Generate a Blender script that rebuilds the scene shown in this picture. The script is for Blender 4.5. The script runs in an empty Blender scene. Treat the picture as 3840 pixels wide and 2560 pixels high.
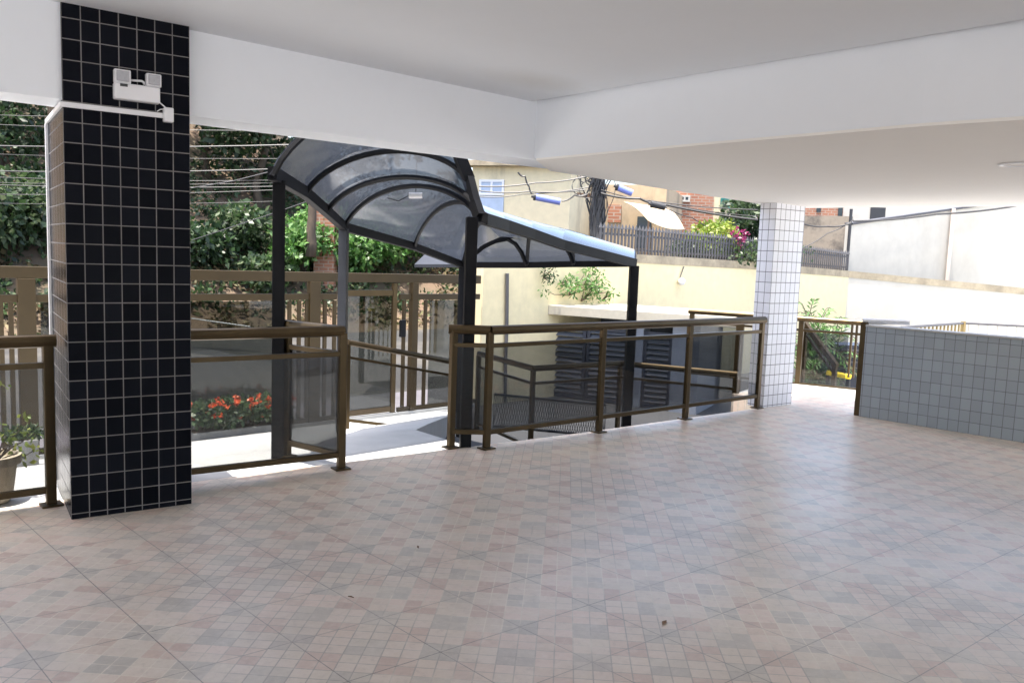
import bpy, bmesh, math, random
import numpy as np
from mathutils import Vector, Matrix
random.seed(7); rng = np.random.default_rng(7)
SC = bpy.context.scene
COL = SC.collection

# ------------------------------------------------------------------ camera, sky, sun, exposure
FOC = 1.6109; PITCH, ROLL, YAW = .1056, .0361, .7261; CAMH = 1.5
def cam_axes():
    cy, sy = math.cos(YAW), math.sin(YAW); cp, sp = math.cos(PITCH), math.sin(PITCH); cr, sr = math.cos(ROLL), math.sin(ROLL)
    fw = np.array([sy, cy, 0]); rt = np.array([cy, -sy, 0]); up = np.array([0, 0, 1.])
    f2 = fw*cp-up*sp; u2 = up*cp+fw*sp
    return rt*cr+u2*sr, u2*cr-rt*sr, f2
RT, UP, FW = cam_axes()
cd = bpy.data.cameras.new('camera'); cam = bpy.data.objects.new('camera', cd); COL.objects.link(cam); SC.camera = cam
cd.sensor_width = 36; cd.lens = FOC*18; cd.clip_start = .05; cd.clip_end = 800
cam.matrix_world = Matrix(((RT[0], UP[0], -FW[0], 0), (RT[1], UP[1], -FW[1], 0), (RT[2], UP[2], -FW[2], CAMH), (0, 0, 0, 1)))

SUN_TO = Vector((-.14, .005, .98)).normalized()
W = bpy.data.worlds.new('World'); SC.world = W; W.use_nodes = True
nt = W.node_tree; bg = nt.nodes['Background']; sky = nt.nodes.new('ShaderNodeTexSky')
sky.sky_type = 'NISHITA'; sky.sun_disc = False
sky.sun_elevation = math.asin(SUN_TO.z); sky.sun_rotation = math.atan2(SUN_TO.x, SUN_TO.y)
sky.air_density = 1.0; sky.dust_density = 4.0; sky.ozone_density = 1.0
nt.links.new(sky.outputs[0], bg.inputs[0]); bg.inputs[1].default_value = .15
sl = bpy.data.lights.new('sun', 'SUN'); sl.energy = 3.3; sl.angle = math.radians(.5); sl.color = (1, .95, .87)
so = bpy.data.objects.new('sun', sl); COL.objects.link(so); so.rotation_euler = SUN_TO.to_track_quat('Z', 'Y').to_euler(); so.location = (-20, 5, 30)
SC.view_settings.view_transform = 'Standard'; SC.view_settings.look = 'None'; SC.view_settings.gamma = 1
SC.view_settings.exposure = 2.05
SC.cycles.max_bounces = 10; SC.cycles.diffuse_bounces = 6; SC.cycles.transparent_max_bounces = 24
SC.cycles.use_denoising = True; SC.cycles.caustics_reflective = False; SC.cycles.caustics_refractive = False

# ------------------------------------------------------------------ measuring: photo pixels (2352 wide) to places
def ray(u, v):
    s = 1/.6125
    return RT*((u*s-1920)/1920/FOC)-UP*((v*s-1280)/1920/FOC)+FW
O = np.array([0, 0, CAMH])
def gz(u, v, z=0.): d = ray(u, v); return Vector(d*((z-CAMH)/d[2])+O)
def gy(u, v, y): d = ray(u, v); return Vector(d*(y/d[1])+O)
def gx(u, v, x): d = ray(u, v); return Vector(d*(x/d[0])+O)
def dp(u, v, k): return Vector(ray(u, v)*k+O)
def hz(u, v, p): d = ray(u, v); n = d[:2]; return CAMH+d[2]*((p[0]*n[0]+p[1]*n[1])/(n@n))
def V(*a): return Vector(a)

# ------------------------------------------------------------------ materials
MATS = {}
def mat(name):
    m = bpy.data.materials.new(name); m.use_nodes = True; MATS[name] = m
    return m, m.node_tree, m.node_tree.nodes['Principled BSDF']
def N(t, typ, **kw):
    n = t.nodes.new(typ)
    for k, v in kw.items():
        if k.startswith('i'): n.inputs[int(k[1:])].default_value = v
        else: setattr(n, k, v)
    return n
def L(t, a, b): t.links.new(a, b)
def math_(t, op, a, b=None, c=None):
    n = t.nodes.new('ShaderNodeMath'); n.operation = op
    for i, x in enumerate((a, b, c)):
        if x is None: continue
        if isinstance(x, (int, float)): n.inputs[i].default_value = x
        else: L(t, x, n.inputs[i])
    return n.outputs[0]
def mix(t, f, a, b):
    n = t.nodes.new('ShaderNodeMix'); n.data_type = 'RGBA'
    for s, x in ((n.inputs[0], f), (n.inputs[6], a), (n.inputs[7], b)):
        if isinstance(x, (int, float)): s.default_value = x
        elif isinstance(x, tuple): s.default_value = x if len(x) == 4 else (*x, 1)
        else: L(t, x, s)
    return n.outputs[2]
def ramp(t, x, stops):
    n = t.nodes.new('ShaderNodeValToRGB'); cr = n.color_ramp
    while len(cr.elements) < len(stops): cr.elements.new(.5)
    for e, (p, c) in zip(cr.elements, stops): e.position = p; e.color = c if len(c) == 4 else (*c, 1)
    L(t, x, n.inputs[0]); return n.outputs[0]
def noise(t, vec, scale, detail=4, rough=.6):
    n = N(t, 'ShaderNodeTexNoise'); n.inputs['Scale'].default_value = scale; n.inputs['Detail'].default_value = detail; n.inputs['Roughness'].default_value = rough
    if vec is not None: L(t, vec, n.inputs['Vector'])
    return n.outputs[0]
def objco(t): return N(t, 'ShaderNodeTexCoord').outputs['Object']
def bump(t, b, h, s=.3, d=.01):
    n = N(t, 'ShaderNodeBump'); n.inputs['Strength'].default_value = s; n.inputs['Distance'].default_value = d
    L(t, h, n.inputs['Height']); L(t, n.outputs[0], b.inputs['Normal'])
def simple(name, c, rough=.6, var=.12, scale=3., metal=0., spec=.5, b=0.):
    m, t, p = mat(name)
    co = objco(t); f = noise(t, co, scale, 5, .65)
    lo = tuple(x*(1-var) for x in c); hi = tuple(min(1, x*(1+var)) for x in c)
    L(t, ramp(t, f, [(.3, lo), (.7, hi)]), p.inputs['Base Color'])
    p.inputs['Roughness'].default_value = rough; p.inputs['Metallic'].default_value = metal; p.inputs['Specular IOR Level'].default_value = spec
    if b: bump(t, p, noise(t, co, scale*12, 3), b, .004)
    return m
def line(t, x, pitch, off, w):
    f = math_(t, 'FRACT', math_(t, 'DIVIDE', math_(t, 'SUBTRACT', x, off), pitch))
    d = math_(t, 'MINIMUM', f, math_(t, 'SUBTRACT', 1.0, f))
    return math_(t, 'LESS_THAN', d, w/2/pitch)
def tiled(name, c, grout, px, pz, ox=0., oz=0., w=.006, rough=.12, var=.3, oy=0., gvar=.2, py=None):
    py = py or px
    m, t, p = mat(name)
    tc = N(t, 'ShaderNodeTexCoord'); s = N(t, 'ShaderNodeSeparateXYZ'); L(t, tc.outputs['Object'], s.inputs[0])
    sn = N(t, 'ShaderNodeSeparateXYZ'); L(t, tc.outputs['Normal'], sn.inputs[0])
    ms = []
    for i, (pp, oo) in enumerate(((px, ox), (py, oy), (pz, oz))):
        ms.append(math_(t, 'MULTIPLY', line(t, s.outputs[i], pp, oo, w), math_(t, 'LESS_THAN', math_(t, 'ABSOLUTE', sn.outputs[i]), .5)))
    g = math_(t, 'MAXIMUM', math_(t, 'MAXIMUM', ms[0], ms[1]), ms[2])
    wn = N(t, 'ShaderNodeTexWhiteNoise'); wn.noise_dimensions = '3D'
    cb = N(t, 'ShaderNodeCombineXYZ')
    for i, (pp, oo) in enumerate(((px, ox), (py, oy), (pz, oz))):
        L(t, math_(t, 'FLOOR', math_(t, 'DIVIDE', math_(t, 'SUBTRACT', s.outputs[i], oo), pp)), cb.inputs[i])
    L(t, cb.outputs[0], wn.inputs['Vector'])
    tilec = ramp(t, wn.outputs[0], [(0, tuple(x*(1-var) for x in c)), (1, tuple(min(1, x*(1+var)) for x in c))])
    dirt = noise(t, tc.outputs['Object'], 5, 5)
    gr = ramp(t, dirt, [(.3, tuple(x*(1-gvar) for x in grout)), (.7, tuple(x*(1+gvar) for x in grout))])
    L(t, mix(t, g, tilec, gr), p.inputs['Base Color'])
    L(t, math_(t, 'ADD', math_(t, 'MULTIPLY', g, .5), math_(t, 'ADD', rough, math_(t, 'MULTIPLY', dirt, .08))), p.inputs['Roughness'])
    h = math_(t, 'MULTIPLY', g, -1.)
    bump(t, p, h, .25, .003)
    return m

# printed ceramic floor: joints every .38 m, print turned 45 degrees inside each tile
def floor_mat():
    m, t, p = mat('printed_floor_tile'); co = objco(t); s = N(t, 'ShaderNodeSeparateXYZ'); L(t, co, s.inputs[0])
    X, Y = s.outputs[0], s.outputs[1]
    i = math_(t, 'DIVIDE', math_(t, 'ADD', math_(t, 'SUBTRACT', X, .997), math_(t, 'MULTIPLY', math_(t, 'SUBTRACT', Y, 3.18), .055)), .380)
    j = math_(t, 'DIVIDE', math_(t, 'ADD', math_(t, 'SUBTRACT', Y, 3.181), math_(t, 'MULTIPLY', math_(t, 'SUBTRACT', X, .997), .062)), .380)
    jl = math_(t, 'MAXIMUM', line(t, i, 1., 0., .0105), line(t, j, 1., 0., .0105))
    pq = [math_(t, 'MULTIPLY', math_(t, 'ADD', i, j), 2.), math_(t, 'MULTIPLY', math_(t, 'SUBTRACT', i, j), 2.)]
    # cells: centre gray at integers, rose at half integers
    cell = [math_(t, 'ROUND', a) for a in pq]
    par = [math_(t, 'MODULO', math_(t, 'ADD', a, 1000.), 2.) for a in cell]
    grey = math_(t, 'MULTIPLY', math_(t, 'LESS_THAN', par[0], .5), math_(t, 'LESS_THAN', par[1], .5))
    rose = math_(t, 'MULTIPLY', math_(t, 'GREATER_THAN', par[0], .5), math_(t, 'GREATER_THAN', par[1], .5))
    half = [math_(t, 'FLOOR', math_(t, 'MULTIPLY', a, 2.)) for a in pq]
    cb = N(t, 'ShaderNodeCombineXYZ'); L(t, half[0], cb.inputs[0]); L(t, half[1], cb.inputs[1])
    wn = N(t, 'ShaderNodeTexWhiteNoise'); L(t, cb.outputs[0], wn.inputs['Vector'])
    cb2 = N(t, 'ShaderNodeCombineXYZ'); L(t, cell[0], cb2.inputs[0]); L(t, cell[1], cb2.inputs[1])
    wn2 = N(t, 'ShaderNodeTexWhiteNoise'); L(t, cb2.outputs[0], wn2.inputs['Vector'])
    fine = noise(t, co, 24, 8, .8); big = noise(t, co, .9, 4)
    cream = ramp(t, wn2.outputs[0], [(0, (.70, .59, .49)), (.5, (.745, .635, .53)), (1, (.76, .605, .505))])
    gcol = ramp(t, wn.outputs[0], [(0, (.45, .42, .365)), (.5, (.54, .50, .43)), (1, (.66, .59, .49))])
    rcol = ramp(t, wn.outputs[0], [(0, (.56, .38, .305)), (.45, (.65, .48, .39)), (1, (.74, .59, .475))])
    cream = mix(t, math_(t, 'MULTIPLY', wn.outputs[0], .5), cream, (.68, .60, .48))
    c = mix(t, math_(t, 'MULTIPLY', grey, .66), cream, gcol); c = mix(t, math_(t, 'MULTIPLY', rose, .66), c, rcol)
    ml = math_(t, 'MAXIMUM', line(t, pq[0], .5, .0, .034), line(t, pq[1], .5, .0, .034))
    c = mix(t, math_(t, 'MULTIPLY', ml, .8), c, ramp(t, big, [(.44, (.80, .71, .58)), (.56, (.38, .34, .29))]))
    c = mix(t, math_(t, 'MULTIPLY', jl, .8), c, ramp(t, noise(t, co, 1.6, 3), [(.42, (.13, .115, .10)), (.66, (.40, .34, .29))]))
    c = mix(t, math_(t, 'MULTIPLY', ramp(t, fine, [(.5, (0, 0, 0)), (.72, (1, 1, 1))]), .5), c, (.84, .75, .66))
    c = mix(t, math_(t, 'MULTIPLY', ramp(t, fine, [(.28, (1, 1, 1)), (.47, (0, 0, 0))]), .5), c, (.40, .345, .30))
    c = mix(t, math_(t, 'MULTIPLY', ramp(t, big, [(.45, (0, 0, 0)), (.75, (1, 1, 1))]), .25), c, (.48, .41, .36))
    wear = noise(t, co, 2.6, 8, .72)
    c = mix(t, math_(t, 'MULTIPLY', ramp(t, wear, [(.50, (0, 0, 0)), (.72, (1, 1, 1))]), .32), c, (.50, .42, .35))
    c = mix(t, math_(t, 'MULTIPLY', ramp(t, wear, [(.28, (1, 1, 1)), (.46, (0, 0, 0))]), .25), c, (.80, .72, .64))
    L(t, c, p.inputs['Base Color'])
    L(t, math_(t, 'ADD', .22, math_(t, 'MULTIPLY', big, .2)), p.inputs['Roughness']); p.inputs['Specular IOR Level'].default_value = .55
    bump(t, p, math_(t, 'SUBTRACT', math_(t, 'MULTIPLY', fine, .2), math_(t, 'MAXIMUM', jl, math_(t, 'MULTIPLY', ml, .3))), .25, .003)
    return m
M_FLOOR = floor_mat()
def stained(name, c, stain, lo=.5, hi=.75, scale=1.2, rough=.75, stretch=(1, 1, .25), amt=.7, b=.15, gv=.06):
    m, t, p = mat(name); co = objco(t)
    mp = N(t, 'ShaderNodeMapping'); mp.inputs['Scale'].default_value = stretch; L(t, co, mp.inputs[0])
    f = noise(t, mp.outputs[0], scale, 7, .68); g = noise(t, co, scale*9, 4)
    base = ramp(t, g, [(.3, tuple(x*(1-gv) for x in c)), (.7, tuple(min(1, x*(1+gv)) for x in c))])
    k = math_(t, 'MULTIPLY', ramp(t, f, [(lo, (0, 0, 0)), (hi, (1, 1, 1))]), amt)
    L(t, mix(t, k, base, stain), p.inputs['Base Color']); p.inputs['Roughness'].default_value = rough
    if b: bump(t, p, g, b, .01)
    return m
M_CEIL = stained('ceiling_paint', (.765, .79, .825), (.66, .65, .62), .60, .95, .7, .8, (1, 1, 1), .12, .02, .006)
M_BEAM = stained('white_wall_paint', (.815, .845, .885), (.74, .76, .78), .55, .95, .9, .7, (1, 1, 1), .10, .02, .006)
M_SOFF = stained('soffit_paint', (.88, .86, .82), (.80, .77, .72), .55, .95, .7, .8, (1, 1, 1), .10, .02, .006)
M_DARKT = tiled('dark_blue_tile', (.0085, .0095, .0135), (.21, .20, .195), .0883, .1029, 0, .03, .0052, .16, .35, py=.1333); MATS['dark_blue_tile'].node_tree.nodes['Principled BSDF'].inputs['Specular IOR Level'].default_value = .28
M_WHITET = tiled('white_tile', (.82, .83, .87), (.10, .10, .11), .0785, .107, 0, .02, .006, .16, .05)
for _n in ('dark_blue_tile',): MATS[_n].node_tree.nodes['Principled BSDF'].inputs['IOR'].default_value = 1.1
M_GREYT = tiled('grey_tile', (.30, .34, .375), (.15, .16, .17), .09, .107, .015, .0, .005, .3, .07, .01)
M_WHITE = simple('white_plastic', (.78, .78, .80), .35, .04)
M_LENS, _t, _p = mat('clear_lens'); _p.inputs['Base Color'].default_value = (.42, .42, .44, 1); _p.inputs['Metallic'].default_value = .8; _p.inputs['Roughness'].default_value = .16
L(_t, noise(_t, objco(_t), 60, 2), _p.inputs['Roughness'])
M_BRONZE = simple('bronze_aluminium', (.082, .057, .028), .36, .12, 4., .75)
M_FENCE = simple('tan_aluminium', (.046, .031, .0125), .45, .1, 4., .1, .3)
M_ALU = simple('bare_aluminium', (.55, .56, .58), .4, .06, 4., .3)
M_BLACK = simple('dark_steel', (.007, .0075, .0095), .5, .2, 5., 0., .15)
M_STEELG = simple('grey_steel', (.03, .032, .038), .5, .2, 5., 0., .3)
def glassy(name, tint, gloss=.10, rough=.02, diff=None, dfac=0., fk=.4, under=1., tl=.5):
    m, t, p = mat(name); t.nodes.remove(p); out = t.nodes['Material Output']
    tr = N(t, 'ShaderNodeBsdfTransparent'); tr.inputs[0].default_value = (*tint, 1)
    gl = N(t, 'ShaderNodeBsdfGlossy'); gl.inputs['Roughness'].default_value = rough; gl.inputs[0].default_value = (1, 1, 1, 1)
    lw = N(t, 'ShaderNodeFresnel'); L(t, math_(t, 'ADD', 1.5, math_(t, 'MULTIPLY', N(t, 'ShaderNodeNewGeometry').outputs['Backfacing'], 1/1.5-1.5)), lw.inputs[0])
    x = tr.outputs[0]
    if diff:
        d1 = N(t, 'ShaderNodeBsdfDiffuse'); d1.inputs[0].default_value = (*diff, 1); d2 = N(t, 'ShaderNodeBsdfTranslucent'); d2.inputs[0].default_value = (*diff, 1)
        a = N(t, 'ShaderNodeMixShader'); a.inputs[0].default_value = tl; L(t, d1.outputs[0], a.inputs[1]); L(t, d2.outputs[0], a.inputs[2])
        b = N(t, 'ShaderNodeMixShader'); dn = noise(t, objco(t), 2.5, 5, .6)
        L(t, math_(t, 'MULTIPLY', math_(t, 'ADD', math_(t, 'MULTIPLY', dn, .2), .9), dfac), b.inputs[0]); L(t, x, b.inputs[1]); L(t, a.outputs[0], b.inputs[2]); x = b.outputs[0]
    k = math_(t, 'ADD', math_(t, 'MULTIPLY', lw.outputs[0], fk), gloss)
    if under < 1: k = math_(t, 'MULTIPLY', k, math_(t, 'SUBTRACT', 1., math_(t, 'MULTIPLY', N(t, 'ShaderNodeNewGeometry').outputs['Backfacing'], 1-under)))
    ms = N(t, 'ShaderNodeMixShader'); L(t, k, ms.inputs[0])
    L(t, x, ms.inputs[1]); L(t, gl.outputs[0], ms.inputs[2]); L(t, ms.outputs[0], out.inputs[0])
    return m
M_GLASS = glassy('smoked_glass', (.55, .56, .565), .012)
M_GLASSD = glassy('dark_smoked_glass', (.40, .41, .42), .01)
M_GLASSR = glassy('pale_smoked_glass', (.84, .845, .845), .01)
M_GLASSC = glassy('lightly_smoked_glass', (.66, .665, .66), .02)
M_GLASSF = glassy('fence_glass', (.38, .40, .39), .02)
M_POLY = glassy('smoked_polycarbonate', (.13, .145, .175), .08, .12, (.075, .088, .115), .58, 1.0, .4, .3)
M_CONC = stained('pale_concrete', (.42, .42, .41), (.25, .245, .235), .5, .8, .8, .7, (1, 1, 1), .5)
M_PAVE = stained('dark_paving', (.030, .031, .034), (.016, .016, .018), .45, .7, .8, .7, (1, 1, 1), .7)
M_ASPH = stained('worn_asphalt', (.030, .029, .028), (.095, .085, .07), .48, .72, .5, .85, (1, 1, 1), .7, .4)
M_SIDE = stained('sidewalk_paver', (.14, .13, .145), (.085, .08, .08), .45, .7, 1.0, .8, (1, 1, 1), .6)
M_SOIL = stained('reddish_soil', (.13, .085, .055), (.07, .06, .035), .4, .6, .5, .95, (1, 1, 1), .9, .6)
M_CREAM = stained('cream_wall_paint', (.74, .64, .395), (.44, .385, .26), .56, .80, .6, .85, (1, 1, .22), .55)
M_CREAMCAP = stained('grimy_wall_cap', (.42, .35, .24), (.20, .17, .12), .4, .65, 2., .9, (1, 1, 1), .8)
M_HOUSE = stained('mouldy_cream_render', (.76, .65, .43), (.20, .16, .11), .52, .74, .45, .9, (1, 1, .4), .85)
M_HOUSE2 = stained('stained_ochre_render', (.50, .38, .24), (.13, .11, .08), .46, .7, .6, .9, (1, 1, .35), .85)
M_SLAB = stained('aged_cream_slab', (.42, .385, .31), (.30, .26, .20), .5, .8, 1.2, .85, (1, 1, 1), .6)
M_STONE = stained('mouldy_stone_wall', (.34, .28, .21), (.09, .08, .07), .45, .62, .9, .95, (1, 1, 1), .85, .5)
M_WHITEW = stained('white_limewash', (.56, .525, .45), (.36, .31, .23), .52, .78, .3, .85, (1, 1, .3), .5)
def brick():
    m, t, p = mat('orange_brick'); co = objco(t); mp = N(t, 'ShaderNodeMapping'); mp.inputs['Rotation'].default_value = (math.radians(90), 0, 0); L(t, co, mp.inputs[0])
    b = N(t, 'ShaderNodeTexBrick'); L(t, mp.outputs[0], b.inputs[0]); b.inputs['Scale'].default_value = 2.2
    b.inputs['Color1'].default_value = (.46, .17, .085, 1); b.inputs['Color2'].default_value = (.36, .12, .06, 1); b.inputs['Mortar'].default_value = (.45, .36, .28, 1); b.inputs['Mortar Size'].default_value = .03
    L(t, mix(t, math_(t, 'MULTIPLY', noise(t, co, 1.1, 5), .5), b.outputs[0], (.30, .21, .15)), p.inputs['Base Color']); p.inputs['Roughness'].default_value = .9
    return m
M_BRICK = brick()
M_TERRA = simple('terracotta_roof', (.30, .12, .07), .85, .3, 6.)
M_DOOR = simple('orange_door_paint', (.46, .15, .06), .6, .2)
M_BLUEP = simple('pale_blue_shutter', (.42, .50, .62), .5, .1)
M_DGLASS = simple('dark_window_glass', (.04, .055, .065), .08, .2)
M_GREENP = simple('green_shutter', (.02, .20, .17), .5, .15)
M_AWN = simple('cream_awning_cloth', (.50, .40, .27), .8, .08)
M_TREADW = simple('weathered_timber', (.20, .12, .07), .85, .3)
M_PICKET = simple('grey_picket_paint', (.075, .073, .078), .6, .15)
M_CABLE = simple('black_cable', (.018, .018, .02), .5, .2)
M_CABLEG = simple('grey_cable', (.032, .032, .035), .5, .1)
M_BLUEC = simple('blue_plastic', (.16, .20, .50), .4, .08)
M_POLE = stained('grey_concrete_pole', (.27, .26, .25), (.12, .115, .11), .45, .65, 2., .9)
M_YELL = simple('yellow_paint', (.75, .55, .02), .5, .1)
M_NAVY = simple('navy_louvre_paint', (.022, .027, .045), .4, .2)
M_GREYP = simple('grey_door_paint', (.20, .22, .26), .5, .1)
M_SLAT = simple('blue_grey_slat_paint', (.095, .105, .125), .4, .1)
M_RED = simple('red_paint', (.45, .04, .02), .45, .15)
M_POT = stained('limewashed_clay_pot', (.55, .48, .37), (.30, .24, .17), .45, .7, 9, .9)
M_PLANTER = stained('grey_cement_planter', (.27, .27, .27), (.15, .15, .14), .45, .7, 4, .9)
M_BARK = stained('tree_bark', (.11, .08, .055), (.05, .04, .03), .4, .6, 4, .95, (1, 1, .3), .8, .5)
def leaf(name, cols, trans=.35, rough=.45):
    m, t, p = mat(name); g = N(t, 'ShaderNodeNewGeometry'); c = ramp(t, g.outputs['Random Per Island'], [(i/(len(cols)-1), c) for i, c in enumerate(cols)])
    L(t, c, p.inputs['Base Color']); p.inputs['Roughness'].default_value = rough
    tl = N(t, 'ShaderNodeBsdfTranslucent'); L(t, c, tl.inputs[0]); ms = N(t, 'ShaderNodeMixShader'); ms.inputs[0].default_value = trans
    L(t, p.outputs[0], ms.inputs[1]); L(t, tl.outputs[0], ms.inputs[2]); L(t, ms.outputs[0], t.nodes['Material Output'].inputs[0])
    return m
LF_DARK = leaf('dark_leaves', [(.008, .018, .007), (.014, .036, .011), (.028, .062, .019), (.07, .11, .05)])
LF_MID = leaf('mid_green_leaves', [(.013, .028, .010), (.026, .056, .019), (.052, .095, .032), (.12, .15, .08)])
LF_BRIGHT = leaf('bright_green_leaves', [(.035, .10, .02), (.07, .18, .035), (.12, .25, .06), (.20, .30, .12)])
LF_YEL = leaf('yellow_green_leaves', [(.14, .22, .03), (.22, .30, .04), (.33, .36, .07)])
LF_DRY = leaf('dry_leaf_litter', [(.06, .04, .02), (.11, .075, .04), (.22, .17, .09), (.06, .08, .025)], .2, .8)
LF_RED = leaf('red_flowers', [(.50, .04, .012), (.62, .09, .025), (.60, .17, .06)], .25)
LF_MAG = leaf('magenta_flowers', [(.20, .02, .08), (.34, .03, .14)], .3)

# ------------------------------------------------------------------ mesh building
ORG = {}
class MB:
    def __init__(s): s.v = []; s.f = []
    def add(s, vs, fs):
        n = len(s.v); s.v += [tuple(v) for v in vs]; s.f += [tuple(i+n for i in f) for f in fs]; return s
    def hexa(s, b, t):   # 4 bottom points counter-clockwise, 4 top points
        return s.add(list(b)+list(t), [(3, 2, 1, 0), (4, 5, 6, 7), (0, 1, 5, 4), (1, 2, 6, 5), (2, 3, 7, 6), (3, 0, 4, 7)])
    def box(s, a, b):
        x0, y0, z0 = a; x1, y1, z1 = b
        return s.hexa([(x0, y0, z0), (x1, y0, z0), (x1, y1, z0), (x0, y1, z0)], [(x0, y0, z1), (x1, y0, z1), (x1, y1, z1), (x0, y1, z1)])
    def bar(s, p, q, w, h, up=(0, 0, 1)):   # rectangular bar, w sideways, h along up
        p = Vector(p); q = Vector(q); d = (q-p).normalized(); up = Vector(up)
        sd = d.cross(up)
        if sd.length < 1e-4: sd = d.cross(Vector((1, 0, 0)))
        sd.normalize(); u = sd.cross(d).normalized(); a = sd*w/2; b = u*h/2
        return s.hexa([p-a-b, p+a-b, p+a+b, p-a+b], [q-a-b, q+a-b, q+a+b, q-a+b])
    def post(s, p, z0, z1, w, d=None, ax=(1, 0)):
        d = d or w; ax = Vector(ax).normalized(); ay = Vector((-ax.y, ax.x)); a = ax*w/2; b = ay*d/2
        c = [Vector((p[0], p[1]))+x for x in (-a-b, a-b, a+b, -a+b)]
        return s.hexa([(q.x, q.y, z0) for q in c], [(q.x, q.y, z1) for q in c])
    def prism(s, poly, z0, z1):
        n = len(poly); zt = z1 if callable(z1) else (lambda x, y: z1); zb = z0 if callable(z0) else (lambda x, y: z0)
        vs = [(x, y, zb(x, y)) for x, y in poly]+[(x, y, zt(x, y)) for x, y in poly]
        return s.add(vs, [tuple(range(n-1, -1, -1)), tuple(range(n, 2*n))]+[(i, (i+1) % n, n+(i+1) % n, n+i) for i in range(n)])
    def tube(s, pts, r, n=8, ry=None, cap=True):
        pts = [Vector(p) for p in pts]; rings = []
        for i, p in enumerate(pts):
            d = (pts[min(i+1, len(pts)-1)]-pts[max(i-1, 0)]).normalized()
            up = Vector((0, 0, 1)) if abs(d.z) < .95 else Vector((1, 0, 0))
            sd = d.cross(up).normalized(); u = sd.cross(d).normalized(); rr = r[i] if isinstance(r, (list, tuple)) else r; r2 = ry if ry else rr
            rings.append([p+sd*rr*math.cos(a*2*math.pi/n)+u*r2*math.sin(a*2*math.pi/n) for a in range(n)])
        vs = [v for R in rings for v in R]; fs = []
        for i in range(len(pts)-1):
            for a in range(n): fs.append((i*n+a, i*n+(a+1) % n, (i+1)*n+(a+1) % n, (i+1)*n+a))
        if cap: fs += [tuple(range(n-1, -1, -1)), tuple((len(pts)-1)*n+a for a in range(n))]
        return s.add(vs, fs)
    def lathe(s, c, prof, n=20):
        vs = []; fs = []
        for r, z in prof:
            for a in range(n): vs.append((c[0]+r*math.cos(a*2*math.pi/n), c[1]+r*math.sin(a*2*math.pi/n), c[2]+z))
        for i in range(len(prof)-1):
            for a in range(n): fs.append((i*n+a, i*n+(a+1) % n, (i+1)*n+(a+1) % n, (i+1)*n+a))
        return s.add(vs, fs)
    def quad(s, a, b, c, d): return s.add([a, b, c, d], [(0, 1, 2, 3)])
    def build(s, name, m, parent=None, smooth=False, bevel=0., normals=True):
        me = bpy.data.meshes.new(name); off = Vector(ORG.get(parent.name, (0, 0, 0))) if parent else Vector((0, 0, 0))
        me.from_pydata([tuple(Vector(v)-off) for v in s.v], [], s.f)
        if normals:
            b = bmesh.new(); b.from_mesh(me); bmesh.ops.recalc_face_normals(b, faces=b.faces); b.to_mesh(me); b.free()
        me.materials.append(m)
        if smooth:
            me.polygons.foreach_set('use_smooth', [True]*len(me.polygons))
        o = bpy.data.objects.new(name, me); COL.objects.link(o)
        if parent: o.parent = parent; ORG[o.name] = tuple(off)
        if bevel:
            mo = o.modifiers.new('bevel', 'BEVEL'); mo.width = bevel; mo.segments = 2; mo.limit_method = 'ANGLE'
        return o
def tag(o, label=None, cat=None, group=None, kind=None):
    for k, v in (('label', label), ('category', cat), ('group', group), ('kind', kind)):
        if v: o[k] = v
    return o
def thing(name, label, cat, loc, group=None):
    o = bpy.data.objects.new(name, None); COL.objects.link(o); o.location = loc; o.empty_display_size = .2
    ORG[o.name] = tuple(loc); return tag(o, label, cat, group)
def struct(mb, name, m, label, **kw): return tag(mb.build(name, m, **kw), label, name.replace('_', ' '), None, 'structure')
def loc2world(o, org, ax):   # put mesh into a turned local frame so that its tiles follow its faces
    o.matrix_world = Matrix.Translation(org) @ Matrix.Rotation(math.atan2(ax[1], ax[0]), 4, 'Z')

def leaves(blobs, n, size, shape=1.8, droop=.3, shell=.55):
    """many small leaf faces spread through ellipsoids: blobs = [(centre, radii)]"""
    vol = np.array([r[0]*r[1]*r[2] for _, r in blobs])**(2/3); cnt = np.maximum(4, (n*vol/vol.sum()).astype(int)); vs = []; fs = []
    for (c, r), k in zip(blobs, cnt):
        d = rng.normal(size=(k, 3)); d /= np.linalg.norm(d, axis=1, keepdims=True)
        rad = (shell+(1-shell)*rng.random(k))**.7
        p = np.array(c)+d*rad[:, None]*np.array(r)
        ax = d*.5+rng.normal(size=(k, 3))*.7; ax[:, 2] -= droop; ax /= np.linalg.norm(ax, axis=1, keepdims=True)
        nn = np.cross(ax, rng.normal(size=(k, 3))); nn /= np.linalg.norm(nn, axis=1, keepdims=True)
        L_ = size*(.55+.9*rng.random(k))[:, None]; w = L_/shape/2
        b = len(vs)
        pts = np.stack([p, p+ax*L_*.5+nn*w, p+ax*L_, p+ax*L_*.5-nn*w], 1).reshape(-1, 3)
        vs.extend(map(tuple, pts)); fs.extend((b+4*i, b+4*i+1, b+4*i+2, b+4*i+3) for i in range(k))
    m = MB(); m.v = vs; m.f = fs; return m
def limb(p, q, r0, r1, k=5, wob=.08):
    p = Vector(p); q = Vector(q); pts = []
    for i in range(k+1):
        t = i/k; j = Vector(rng.normal(size=3))*wob*(q-p).length*.3*(1 if 0 < i < k else 0)
        pts.append(p.lerp(q, t)+j)
    return pts, [r0+(r1-r0)*i/k for i in range(k+1)]
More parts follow.
